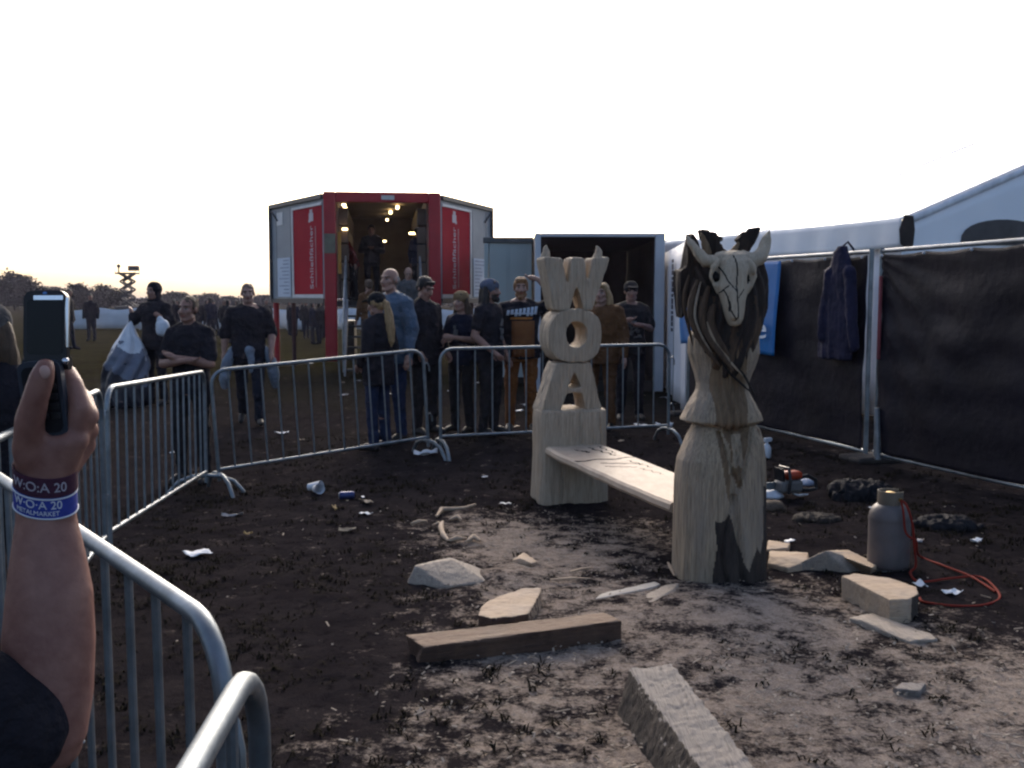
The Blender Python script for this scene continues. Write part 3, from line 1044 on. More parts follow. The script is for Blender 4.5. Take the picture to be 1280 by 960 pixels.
def build_letter_post():
    ZG = gz(W_POS.x, W_POS.y)
    u = 7.82 / FOC
    ang = R(15)
    post = MB()
    post.loft([((-.005, 0, ZG - .06), .287, .20), ((0, 0, .2), .283, .20), ((0, 0, .42), .280, .20), ((.0, 0, .66), .278, .198), ((0, 0, .715), .272, .19), ((0, 0, .725), .25, .17)], n=28, pw=5)
    o = post.build('letter_post', OAK, bench, rot=(0, 0, ang))
    o['label'] = 'pale square block carrying the stacked letters'
    def pb(me):
        chisel(.009, 8, 3)(me)
        c = coords(me)
        # drying cracks down the front
        cr = np.zeros(len(c))
        for cx, w_, z0, z1 in ((.03, .006, .45, .72), (-.12, .004, 0, .3), (.12, .004, 0, .5), (.20, .005, .3, .72)):
            cr -= .02 * np.exp(-((c[:, 0] - cx - .008 * np.sin(c[:, 2] * 17)) / w_) ** 2) * ((c[:, 2] > z0) & (c[:, 2] < z1)) * (c[:, 1] < 0)
        displace(me, cr)
    remesh(o, .0085, 2, pb)
    px = lambda l: [((x - 715) * u * 1.035, (630 - y) * u) for x, y in l]
    def letter(outl, holes, th, seed, kind):
        lb = MB()
        lb.prism(rounded(px(outl), .022), -th, th, [rounded(px(h), .015) for h in holes])
        q = lb.build('letter', OAK, o)
        q['label'] = 'carved letter %s' % kind
        remesh(q, .0085, 2, chisel(.009, 11, seed, .7))
        return q
    A = [(672, 517), (691, 455), (735, 455), (751, 517), (729, 517), (724.5, 493.5), (705.5, 493.5), (696, 517)]
    letter(A, [[(706.5, 487), (714.5, 465), (723.5, 487)]], .13, 1, 'A')
    O = [(715 + 33.8 * math.copysign(abs(math.cos(q)) ** .72, math.cos(q)), 421 - 33.5 * math.copysign(abs(math.sin(q)) ** .8, math.sin(q))) for q in [2 * math.pi * i / 40 for i in range(40)]]
    Oh = [(716 + 13.5 * math.cos(q), 419.5 + 16.5 * math.sin(q)) for q in [2 * math.pi * i / 24 for i in range(24)]]
    letter(O, [Oh], .145, 5, 'O')
    Wl = [(675.5, 322.5), (699.5, 323), (706, 360), (710.5, 323), (726.5, 323), (732.5, 357), (737, 323), (760.5, 322), (738, 389.5), (727.5, 389.5), (717.3, 358), (708.5, 389.5), (690, 389.5)]
    letter(Wl, [], .115, 9, 'W')
    for s, cx in ((-1, 682.5), (1, 750)):
        hx = (cx - 715) * u * 1.035
        h = MB().tube([(hx - .004, 0, 1.905), (hx + .004, 0, 1.94), (hx + .004 + .006 * (1 if s > 0 else 1), 0, 1.97), (hx + .002, 0, 2.0), (hx - .012 * (1 if s > 0 else -1), 0, 2.02)], [.040, .038, .030, .018, .005], n=12)
        h.build('horn', OAK, o)
    return o

letter_post = build_letter_post()

def build_seat():
    f0, f1 = Vector((.262, 7.74)), Vector((.965, 5.86))
    d = (f1 - f0); ln = d.length; d.normalize(); n = Vector((-d.y, d.x))
    n = n if n.x > 0 else -n
    sl = lambda t: .447 - .468 - .047 * t / ln
    root = MB()
    z0, z1 = .405, .468
    def edge(t): return .008 * math.sin(t * 3.1) + .003 * math.sin(t * 13)
    secs = []
    k = 40
    for i in range(k + 1):
        t = ln * i / k
        w_ = .47 + .01 * math.sin(t * 3)
        fo = -.03 + edge(t) + .03 * max(0, 1 - t / .25)
        pts = [(fo + .012, z0), (fo - .004, z0 + .02), (fo, z1 - .014), (fo + .018, z1), (w_ - .02, z1 + .002), (w_, z1 - .016), (w_ - .006, z0 + .012), (w_ - .02, z0)]
        ring = []
        for a, z in pts:
            p = f0 + d * t + n * a
            ring.append((p.x - W_POS.x, p.y - W_POS.y, z + sl(t) - .004 * math.sin(t * 1.6)))
        secs.append(ring)
    root.rings(secs)
    seat = root.build('seat', mat('seat_top', (.47, .36, .26), (.38, .28, .20), rough=.6, scale=5, bump=.25, stretch=(3, 1, 3)), bench, smooth=35)
    seat['label'] = 'pale plank seat with scorched writing marks'
    def q(t, a): 
        p = f0 + d * t + n * a
        return Vector((p.x - W_POS.x, p.y - W_POS.y, z1 + .001 + sl(t) - .004 * math.sin(t * 1.6)))
    mk = MB()
    mk.tube([q(.62 + .02 * math.sin(i * .9), -.03 + .5 * i / 14) + Vector((0, 0, 0)) for i in range(15)], [.006 + .006 * abs(math.sin(i * 1.7)) for i in range(15)], n=6, flat=.35)
    for (t0, t1, a0, a1, w_) in ((.15, .5, .30, .36, .012), (.10, .42, .40, .40, .010), (.2, .34, .16, .22, .008), (.74, .86, .12, .40, .010), (.7, 1.0, .35, .40, .008), (.86, .95, .1, .3, .007), (1.0, 1.25, .30, .36, .006)):
        mk.tube([q(t0 + (t1 - t0) * i / 10, a0 + (a1 - a0) * i / 10 + .018 * math.sin(i * 1.9)) for i in range(11)], [w_ * (.4 + .6 * abs(math.sin(i * 1.3 + t0 * 9))) for i in range(11)], n=6, flat=.3)
    mk.build('scorch_mark', SOOT_SHADE, seat)
    return seat

build_seat()

def build_goat_post():
    ang = R(6)
    u = 5.62 / FOC
    g0 = Vector((G_POS.x - W_POS.x, G_POS.y - W_POS.y, 0))
    gp = lambda x, y: ((x - 901) * u, (731 - y) * u)
    zg = gz(G_POS.x, G_POS.y)
    ca, sa = math.cos(ang), math.sin(ang)
    def gd(px, py, yo):
        # local x and z of a photograph point on the plane yo in front of the post's axis
        xl = 0.0
        for _ in range(4):
            p = P(px, py, G_POS.y + xl * sa + yo * ca)
            xl = (p.x - G_POS.x + yo * sa) / ca
        return xl, p.z
    b = MB()
    def sec(y, xl, xr, hd, cy=0):
        a, z = gp(xl, y); c, _ = gp(xr, y)
        return (((a + c) / 2, cy, z), (c - a) / 2, hd)
    s = [sec(745, 843, 962, .235), sec(728, 843, 961, .235), sec(680, 843, 960, .235), sec(610, 843, 958, .225), sec(580, 846, 957, .215), sec(556, 856, 955, .195), sec(540, 865, 949, .17), sec(534, 871, 941, .15)]
    b.loft(s, n=36, pw=2.5)
    sk = [sec(533, 856, 948, .18), sec(530, 848, 955, .20), sec(522, 852, 951.5, .195), sec(512, 857, 946, .18), sec(500, 865, 939, .16), sec(491, 870.5, 934, .145), sec(482, 871, 935, .14), sec(465, 866, 942, .15), sec(443, 858, 949, .165), sec(425, 858, 948, .155), sec(410, 866, 940, .13)]
    b.loft(sk, n=36, pw=2.3)
    post = b.build('goat_post', [OAKG, BARK, HALF, CHAR], bench, loc=g0, rot=(0, 0, ang))
    post['label'] = 'tall carved post ending in a goat skull with scorched mane'
    def pp(me):
        c = coords(me)
        X, Y, Z = c[:, 0], c[:, 1], c[:, 2]
        front = np.clip(-Y / .08, 0, 1)
        d = .006 * fbm(c * np.array([9, 9, 3.5]) + 2, 2) + .005 * vnoise(c * np.array([42, 42, 2.2]) + 9)
        # V shaped hair groove down the front
        for k, (hw, top, bot, dp) in enumerate(((.10, .86, .52, .020), (.065, .86, .58, -.02), (.03, .86, .64, .016))):
            zz = bot + (top - bot) * np.clip(np.abs(X - .04) / hw, 0, 1.4)
            d -= dp * np.exp(-((Z - zz) / .02) ** 2) * front * (Z < .87)
        d -= .03 * np.exp(-((X - .05 + .12 * (Z - .2)) / .018) ** 2) * front * (Z < .5)
        d -= .02 * np.exp(-((X + .02 + .03 * np.sin(Z * 9)) / .012) ** 2) * front * (Z < .62)
        # grooved strip between the two hips
        st = np.exp(-((X + .0) / .085) ** 2) * front * (Z > .86)
        d += st * (.022 + .010 * np.sin(X * 150 + 3 * np.sin(Z * 6)))
        displace(me, d)
        q = centers(me)
        X, Y, Z = q[:, 0], q[:, 1], q[:, 2]
        nz = vnoise(q * np.array([14, 14, 5])) * .05
        fr = Y < .05
        mi = np.zeros(len(q), np.int32)
        p1 = fr & (X > -.115 + nz) & (X < .085 - .25 * np.clip(Z - .0, 0, 1) + nz * .5) & (Z < .335 + nz * 1.4) & (X < .11 - .10 * (Z / .33) + .3 * (Z < .1))
        cut = fr & (X > .03 + .0) & (X < .185) & (Z > .04 + 2.2 * np.abs(X - .115) + nz) # pale tongue between the bark patches
        p2 = (X > .195 - .12 * np.clip(.25 - Z, 0, 1) * 2 + nz * .6) & (Z < .50 + nz * 2)
        p3 = fr & (X > .04) & (Z < .25 - 1.2 * np.abs(X - .08) + nz)
        mi[(p1 | p3) & ~cut] = 1
        mi[p2] = 1
        mi[(np.abs(X + .0) < .10 + nz * .5) & fr & (Z > .885) & (Y < -.06)] = 2
        mi[(np.abs(X - .04) < .085 * np.clip((Z - .52) / .34, 0, 1) + nz * .4) & fr & (Z > .54) & (Z <= .885)] = 2
        stv = vnoise(np.stack([X * 24 + 3 * Z, Y * 10, Z * 1.5 + 4], 1))
        mi[(mi == 0) & fr & (stv > .2) & (Z < .86) & (X > -.12)] = 2
        inner = (np.abs(X - .035) < .03) & fr & (Z > .66) & (Z < .84); mi[inner] = 0
        me.polygons.foreach_set('material_index', mi)
    remesh(post, .0075, 1, pp)

    def sec2(y, xl, xr, hd, cy=0):
        a, z = gd(xl, y, cy); c, _ = gd(xr, y, cy)
        return (((a + c) / 2, cy, z), (c - a) / 2, hd)
    # scorched mane mass
    m = MB()
    m.loft([sec2(470, 897, 919, .05, -.12), sec2(455, 886, 930, .09, -.10), sec2(436, 876, 940, .125, -.07), sec2(410, 865, 950, .15, -.05), sec2(380, 863, 956, .155, -.03), (sec2(350, 860, 957, .15, 0)), sec2(325, 866, 955, .11, .02), sec2(314, 886, 936, .07, .02)], n=30, pw=2.2)
    mane = m.build('mane', [CHAR, HALF2], post)
    def pm(me):
        c = coords(me)
        a = c[:, 0] * 1.0
        displace(me, .010 * np.sin(a * 95 + 5 * np.sin(c[:, 2] * 7)) + .006 * fbm(c * 12, 2))
        q = centers(me)
        mi = ((vnoise(q * np.array([40, 40, 5])) > .25) & (q[:, 2] < 1.62)).astype(np.int32)
        me.polygons.foreach_set('material_index', mi)
    remesh(mane, .008, 2, pm)

    # wing shaped side masses
    def plate(name, pts, y0, y1, mats_, seed, par=post):
        l = [gd(*p, (y0 + y1) / 2) for p in pts]
        o = MB().prism(rounded(l, .012, 2), y0, y1).build(name, mats_, par)
        remesh(o, .007, 1, chisel(.009, 14, seed, .9), sharp=40)
        return o
    plate('wing', [(862, 290), (857, 312), (854, 336), (847, 338), (846, 360), (849, 398), (855, 380), (862, 356), (871, 362), (884, 352), (888, 332), (878, 322), (869, 303)], -.03, .10, CHAR, 2)
    plate('wing', [(946, 330), (953, 338), (957, 362), (955, 388), (949, 402), (944, 420), (936, 436), (930, 420), (936, 390), (938, 360)], -.03, .10, CHAR, 4)
    plate('ear', [(872.5, 286.5), (885, 288), (896, 293), (903, 300), (896.5, 302.5), (903, 310), (908, 317), (886, 319), (881, 305), (876, 296)], -.06, .0, [CHAR], 6)
    plate('ear', [(950.5, 284), (936, 287), (926, 293), (919, 300), (924, 303), (917, 311), (914, 317), (931, 317), (937, 309), (944, 298)], -.06, .0, [CHAR], 8)
    plate('ear_edge', [(874, 289.5), (878, 293), (886, 306), (890, 318), (882, 319), (878, 305)], -.085, -.058, HALF, 6)
    plate('ear_edge', [(921.5, 300.5), (926, 304), (922, 312), (920, 318), (911, 318), (916, 309)], -.085, -.058, HALF, 6)

    # mane strands, pale ridges and burnt valleys
    def strand(pts, r0, r1, m_, yo):
        P_ = []
        for i, (x, y) in enumerate(pts):
            yy = yo[0] + (yo[1] - yo[0]) * i / (len(pts) - 1); a, z = gd(x, y, yy); P_.append(Vector((a, yy, z)))
        # smooth the polyline
        Q = []
        for i in range(len(P_) - 1):
            p0, p1, p2, p3 = P_[max(i - 1, 0)], P_[i], P_[i + 1], P_[min(i + 2, len(P_) - 1)]
            for k in range(6):
                t = k / 6
                Q.append(.5 * ((2 * p1) + (p2 - p0) * t + (2 * p0 - 5 * p1 + 4 * p2 - p3) * t * t + (3 * p1 - p0 - 3 * p2 + p3) * t ** 3))
        Q.append(P_[-1]); k = len(Q)
        rr = [(r0 + (r1 - r0) * (i / (k - 1))) * (min(1, .35 + 3 * i / k)) * min(1, .25 + 4 * (k - 1 - i) / k) for i in range(k)]
        MB().tube(Q, rr, n=10, flat=1.2).build('mane_strand', m_, post)
    strand([(861, 344), (856, 366), (856, 388), (861, 410), (866, 432)], .012, .007, HALF2, (-.06, -.10))
    strand([(872, 350), (865, 375), (864, 396), (872, 418), (886, 440), (900, 458)], .024, .012, HALF2, (-.12, -.19))
    strand([(876, 352), (870, 378), (869, 398), (877, 420), (890, 441)], .008, .005, OAKG, (-.15, -.20))
    strand([(886, 358), (879, 382), (878, 402), (887, 424), (902, 444), (917, 464)], .024, .014, HALF2, (-.15, -.21))
    strand([(884, 402), (891, 422), (904, 440), (916, 456), (929, 470)], .011, .004, OAKG, (-.19, -.20))
    strand([(893, 380), (888, 398), (892, 414), (901, 430), (914, 448)], .026, .012, HALF2, (-.17, -.20))
    strand([(881, 372), (874, 396), (881, 418), (894, 437)], .018, .012, CHAR, (-.15, -.19))
    strand([(938, 352), (943, 378), (943, 402), (938, 424), (929, 446)], .022, .012, HALF2, (-.10, -.18))
    strand([(948, 350), (952, 374), (950, 396), (944, 414)], .014, .010, HALF2, (-.05, -.10))
    strand([(931, 385), (935, 402), (934, 424), (927, 444)], .020, .010, CHAR, (-.15, -.19))
    strand([(925, 462), (932, 472), (938, 484), (945, 496)], .006, .005, SOOT_SHADE, (-.185, -.165))
    strand([(902, 452), (912, 466), (925, 478), (938, 490)], .006, .005, SOOT_SHADE, (-.20, -.17))

    # the skull
    k = MB()
    def sk_(y, xl, xr, y0, hd):
        a, z = gd(xl, y, y0); c, _ = gd(xr, y, y0)
        return (((a + c) / 2, y0, z), (c - a) / 2, hd)
    k.loft([sk_(314, 907, 929, -.10, .05), sk_(318, 899, 936, -.12, .075), sk_(326, 896.5, 937, -.14, .085), sk_(336, 894.5, 939.5, -.155, .085), sk_(347, 893.5, 940, -.165, .08), sk_(357, 894, 938, -.175, .075), sk_(366, 898, 934.5, -.185, .07), sk_(378, 902, 931, -.195, .065), sk_(390, 905.5, 929.5, -.205, .058), sk_(399, 908, 928, -.21, .05), sk_(405, 911.5, 925, -.21, .04), sk_(407, 914, 922, -.21, .02)], n=28, pw=2.0)
    # cheek and brow ridges
    for pts in ([(893, 336), (891, 346), (894, 357), (898, 365)], [(941, 336), (942.5, 346), (939.5, 357), (935, 365)]):
        q = [Vector((gd(*p, -.19)[0], -.19 + .01 * abs(i - 1.5), gd(*p, -.19)[1])) for i, p in enumerate(pts)]
        k.chain(q, [.016, .018, .016, .012])
    for pts in ([(898, 326), (893, 334), (892, 340)], [(936, 326), (941, 334), (942, 340)]):
        q = [Vector((gd(*p, -.205)[0], -.205, gd(*p, -.205)[1])) for p in pts]
        k.chain(q, [.014, .020, .014])
    a_, z_ = gd(917.5, 395, -.25)
    k.capsule((a_, -.245, z_ + .13), (a_, -.262, z_), .030, .026)
    sk2 = k.build('skull', [BONE, SOOT_SHADE], post)
    def pk(me):
        c = coords(me)
        displace(me, .005 * fbm(c * np.array([14, 14, 9]), 2) + .0025 * vnoise(c * np.array([60, 60, 12])))
        q = centers(me)
        mi = np.zeros(len(q), np.int32)
        for (x, y, rx, ry) in ((896.5, 346, 3.0, 7.0), (938.0, 349, 3.0, 6.5)):
            a, z = gd(x, y, -.22)
            c = coords(me)
            w_ = np.exp(-(((c[:, 0] - a) / (rx * u)) ** 2 + ((c[:, 2] - z) / (ry * u)) ** 2)) * (c[:, 1] < -.08)
            displace(me, -.03 * w_)
            mi[(((q[:, 0] - a) / (rx * u * .95)) ** 2 + ((q[:, 2] - z) / (ry * u * .95)) ** 2 < 1) & (q[:, 1] < -.1)] = 1  # shade of the eye hollows painted on as dark faces over the dent
        def line(p0, p1, hw):
            a0, z0 = gd(*p0, -.25); a1, z1 = gd(*p1, -.25)
            dx, dz = a1 - a0, z1 - z0; L2 = dx * dx + dz * dz
            t = np.clip(((q[:, 0] - a0) * dx + (q[:, 2] - z0) * dz) / L2, 0, 1)
            r = np.hypot(q[:, 0] - a0 - dx * t, q[:, 2] - z0 - dz * t)
            mi[(r < hw) & (q[:, 1] < -.15)] = 1
        ls = [(921, 319), (923, 332), (922, 345), (920.5, 358), (920, 372), (921, 385), (920.5, 396), (918, 400)]
        for i in range(len(ls) - 1): line(ls[i], ls[i + 1], .0042)
        ls = [(903, 333), (908, 343), (911, 351), (916, 358), (920, 365)]
        for i in range(len(ls) - 1): line(ls[i], ls[i + 1], .0036)
        ls = [(906, 362), (910, 370), (912, 380), (912, 388), (916, 396), (919, 400)]
        for i in range(len(ls) - 1): line(ls[i], ls[i + 1], .0036)
        ls = [(903, 366), (908, 360), (912, 357)]
        for i in range(len(ls) - 1): line(ls[i], ls[i + 1], .003)
        ls = [(930, 362), (926, 368), (922, 372)]
        for i in range(len(ls) - 1): line(ls[i], ls[i + 1], .003)
        me.polygons.foreach_set('material_index', mi)
    remesh(sk2, .0045, 1, pk)
    for pts, rr in (([(905, 322), (893, 328), (881, 326), (872, 315), (864, 303), (859, 294)], [.040, .040, .036, .030, .021, .006]), ([(930, 322), (940, 326), (949, 322), (955, 312), (959, 300), (963, 288)], [.040, .042, .044, .040, .030, .008])):
        q = [Vector((gd(*p, -.12)[0], -.12 - .02 * math.sin(i), gd(*p, -.12)[1])) for i, p in enumerate(pts)]
        h = MB().chain(q, rr, n=14).build('horn', BONE, sk2) if False else MB().chain(q, rr, n=14).build('horn', BONE, post)
        remesh(h, .006, 1, chisel(.007, 14, 3, .6))
    return post

goat_post = build_goat_post()

# ------------------------------------------------------------------ offcuts and beams lying about
PALEW = wood('fresh_cut', (.42, .31, .21), (.30, .215, .145), (.36, .28, .21), grain=(.9, 12, 12), bump=.4)
BEAM = wood('beam_wood', (.195, .125, .08), (.125, .075, .05), (.16, .11, .078), grain=(.8, 14, 14), bump=.5)
GREYW = wood('grey_beam', (.235, .205, .18), (.145, .125, .112), (.19, .168, .15), grain=(14, .8, 14), bump=.7)
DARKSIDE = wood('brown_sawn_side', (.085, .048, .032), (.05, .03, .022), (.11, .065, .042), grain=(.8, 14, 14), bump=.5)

def rough_block(name, vs, fs, mats_, label, cat, loc, vox=.008, amp=.004, seed=0, group=None, topmat=None, sm=2):
    b = MB().add(vs, fs)
    o = b.build(name, mats_, None)
    o.location = (loc[0], loc[1], loc[2] - (.012 if max(v[2] for v in vs) > .07 else .002))
    tag(o, label, cat, group)
    def post(me):
        c = coords(me)
        displace(me, amp * (fbm(c * 14 + seed, 2) + .6 * vnoise(c * 50 + seed)))
        if topmat is not None:
            n = np.empty(len(me.polygons) * 3, np.float32); me.polygons.foreach_get('normal', n); n = n.reshape(-1, 3)
            me.polygons.foreach_set('material_index', topmat(centers(me), n).astype(np.int32))
    remesh(o, vox, min(sm, 1), post, sharp=32)
    return o

def hexa(bot, top):
    n = len(bot)
    vs = list(bot) + list(top)
    fs = [tuple(reversed(range(n))), tuple(range(n, 2 * n))] + [(i, (i + 1) % n, n + (i + 1) % n, n + i) for i in range(n)]
    return vs, fs

def outline_block(name, px, h, mats_, label, cat, z=0., inset=0., **kw):
    """footprint given by where its top outline sits"""
    pts = [G(x, y, z + h) for x, y in px]
    c = sum((Vector((p.x, p.y, 0)) for p in pts), Vector()) / len(pts)
    g = gz(c.x, c.y)
    bot = [(p.x - c.x, p.y - c.y, -.02) for p in pts]
    top = [(p.x - c.x, p.y - c.y, h) for p in pts]
    return rough_block(name, *hexa(bot, top), mats_, label, cat, (c.x, c.y, g + z), **kw)

# the long reddish beam
def build_beam():
    h = .095
    a, b_ = G(523, 832), G(777, 802)
    d = Vector((b_.x - a.x, b_.y - a.y, 0)); ln = d.length; ang = math.atan2(d.y, d.x)
    wd = .135
    prof = []
    vs, fs = hexa([(-.02, .0, -.02), (ln, 0, -.02), (ln - .03, wd, -.02), (.0, wd, -.02)], [(.02, -.01, h), (ln + .0, 0, h + .02), (ln - .03, wd, h + .02), (-.03, wd, h + .015)])
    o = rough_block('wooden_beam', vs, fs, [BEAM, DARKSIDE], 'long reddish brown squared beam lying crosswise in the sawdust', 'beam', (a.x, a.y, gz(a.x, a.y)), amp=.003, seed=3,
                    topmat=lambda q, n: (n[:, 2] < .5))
    o.rotation_euler.z = ang
build_beam()

def build_grey_beam():
    h = .19
    e1, e2 = G(787, 834, h * .9), G(840, 826, h)
    f1, f2 = G(877, 960, h * .9), G(942, 960, h)
    o = Vector((e1.x, e1.y, 0))
    dl = Vector((f1.x - e1.x, f1.y - e1.y, 0)).normalized() * .5
    f1 = f1 + dl; f2 = f2 + dl
    q = lambda p, z: (p.x - o.x, p.y - o.y, z)
    vs, fs = hexa([(q(e1, 0)[0] - .055, q(e1, 0)[1] - .02, -.02), q(e2, -.02), q(f2, -.02), (q(f1, 0)[0] - .075, q(f1, 0)[1] - .03, -.02)], [q(e1, h * .88), q(e2, h * .98), q(f2, h), q(f1, h * .9)])
    rough_block('wooden_beam', vs, fs, [GREYW, BARK], 'grey weathered beam with dark bark edge pointing at the camera', 'beam', (o.x, o.y, gz(o.x, o.y)), amp=.006, seed=8,
                topmat=lambda q_, n: (n[:, 2] < .6))
build_grey_beam()

outline_block('wood_block', [(597, 764), (603, 752), (617, 743), (640, 735), (655, 731), (677, 730), (676, 736), (661, 762), (640, 766), (615, 768)], .10, [PALEW, DARKSIDE], 'pale D-shaped wood offcut with dark bark edge behind the long beam', 'offcut',
              topmat=lambda q, n: (n[:, 2] < .6) & (n[:, 1] < -.25), seed=2)
outline_block('wood_block', [(1052, 716), (1072, 713), (1110, 718), (1146, 730), (1148, 739), (1136, 745), (1112, 746), (1090, 735)], .13, [PALEW, BARK], 'thick pale half-round offcut in front of the gas cylinder', 'offcut',
              topmat=lambda q, n: (n[:, 2] < .6) & (n[:, 0] > .1) & (q[:, 0] > .06), seed=5)

def wedge(px_base, px_top, h, label, seed, mats_=PALEW, name='wood_wedge'):
    base = [G(x, y) for x, y in px_base]
    top = [G(x, y, h) for x, y in px_top]
    c = sum((Vector((p.x, p.y, 0)) for p in base), Vector()) / len(base)
    bm = bmesh.new()
    for p in base: bm.verts.new((p.x - c.x, p.y - c.y, -.03)); bm.verts.new((p.x - c.x, p.y - c.y, .02))
    for p in top: bm.verts.new((p.x - c.x, p.y - c.y, h))
    r = bmesh.ops.convex_hull(bm, input=bm.verts)
    vs = [tuple(v.co) for v in bm.verts]; idx = {v: i for i, v in enumerate(bm.verts)}
    fs = [tuple(idx[v] for v in f.verts) for f in bm.faces]
    bm.free()
    return rough_block(name, vs, fs, [mats_] if not isinstance(mats_, list) else mats_, label, 'offcut', (c.x, c.y, gz(c.x, c.y)), vox=.007, amp=.003, seed=seed, sm=1)

GREYC = wood('greyed_cut', (.30, .25, .20), (.21, .17, .135), (.26, .22, .18), grain=(12, .9, 12), bump=.4)
wedge([(509, 728), (560, 733), (608, 726), (606, 712), (550, 706), (520, 706)], [(519, 702), (563, 692), (566, 694)], .11, 'low grey ridged slab of wood left of the sawdust heap', 4, GREYC)
wedge([(988, 708), (1062, 714), (1090, 708), (1072, 692), (1010, 700)], [(1032, 685), (1036, 684)], .13, 'pale pointed wedge between the goat skull post and thick half-round offcut', 6, GREYC)
wedge([(1040, 690), (1060, 688), (1098, 706), (1085, 712)], [(1034, 685), (1050, 687), (1090, 706)], .09, 'narrow pale strip lying just left of the gas cylinder', 7, PALEW)
wedge([(960, 706), (985, 712), (1012, 708), (1010, 692), (962, 690)], [(962, 692), (1000, 690), (1010, 698)], .05, 'thin pinkish slab right beside the foot of the goat skull post', 9, PALEW)
wedge([(958, 688), (985, 688), (988, 680), (960, 676)], [(960, 678), (984, 682)], .03, 'small pale chip of wood higher up beside the goat skull post', 10, PALEW)
wedge([(742, 750), (812, 737), (826, 731), (818, 728), (752, 742)], [(752, 744), (818, 730)], .025, 'long thin white splinter in front of the goat skull post', 12, mat('white_splinter', (.40, .36, .31), rough=.9))
wedge([(800, 758), (818, 761), (846, 742), (849, 730), (832, 732), (808, 744)], [(812, 750), (840, 734)], .04, 'flat leaf-shaped pale offcut at the foot of the goat skull post', 13, GREYC)
wedge([(1060, 776), (1135, 806), (1172, 803), (1165, 796), (1090, 770)], [(1075, 774), (1150, 799)], .03, 'flat pale board half buried in sawdust at lower right', 14, GREYC)
wedge([(1115, 866), (1150, 872), (1158, 860), (1128, 858)], [(1130, 862), (1148, 864)], .03, 'small dim chip of wood alone at the lower right', 15, GREYW)
wedge([(948, 760), (972, 784), (985, 782), (962, 742), (950, 738)], [(952, 744), (964, 770)], .02, 'flat triangular grey scrap just right below the goat skull post', 16, GREYC)
wedge([(640, 700), (664, 706), (672, 702), (655, 690)], [(650, 694), (664, 700)], .05, 'stubby pale chunk on top of the sawdust heap', 18, PALEW)

SH = [([(546, 641), (552, 634), (566, 632), (580, 630), (594, 627)], .014, 'long curled pale shaving, uppermost of the shavings heap'),
      ([(562, 645), (572, 643), (576, 645)], .012, 'short stubby pale shaving in the middle of the shavings heap'),
      ([(553, 648), (551, 656), (554, 664), (560, 669)], .015, 'hook-shaped pale shaving curving down in the shavings heap'),
      ([(541, 652), (548, 651), (554, 653)], .009, 'thin pale shaving, leftmost of the shavings heap'),
      ([(562, 671), (572, 670), (582, 669)], .014, 'flat pale shaving lowest in the shavings heap'),
      ([(584, 672), (592, 668), (600, 671)], .015, 'pale fat shaving, rightmost of the shavings heap'),
      ([(514, 650), (524, 649), (533, 647)], .012, 'dim pale shaving lying apart left of the shavings heap')]
for pts, r, lb in SH:
    q = [G(x, y, .03) for x, y in pts]
    c = q[0].copy(); c.z = 0
    Q = [Vector((p.x - c.x, p.y - c.y, .022 + .01 * math.sin(i * 1.6))) for i, p in enumerate(q)]
    o = MB().chain(Q, [r * (1.3 if 0 < i < len(Q) - 1 else .8) for i in range(len(Q))], n=10).build('wood_shaving', PALEW, None)
    o.location = (c.x, c.y, gz(c.x, c.y)); tag(o, lb, 'shaving', 'pale shavings on the dark mud')
    remesh(o, .006, 1, chisel(.003, 20, r * 100))
for k, (x0, y0, x1, y1, lb) in enumerate(((712, 712, 742, 706, 'thin splinter on the sawdust between the two posts'), (688, 722, 738, 720, 'longer brown splinter lying nearer than the thin one'), (835, 700, 843, 716, 'short splinter leaning at the left of the goat skull post'))):
    a, b_ = G(x0, y0, .02), G(x1, y1, .02)
    o = MB().tube([(0, 0, .022), ((b_.x - a.x) * .5, (b_.y - a.y) * .5, .026), (b_.x - a.x, b_.y - a.y, .02)], [.007, .012, .004], n=7, flat=.6).build('wood_splinter', PALEW, None)
    o.location = (a.x, a.y, gz(a.x, a.y)); tag(o, lb, 'splinter')

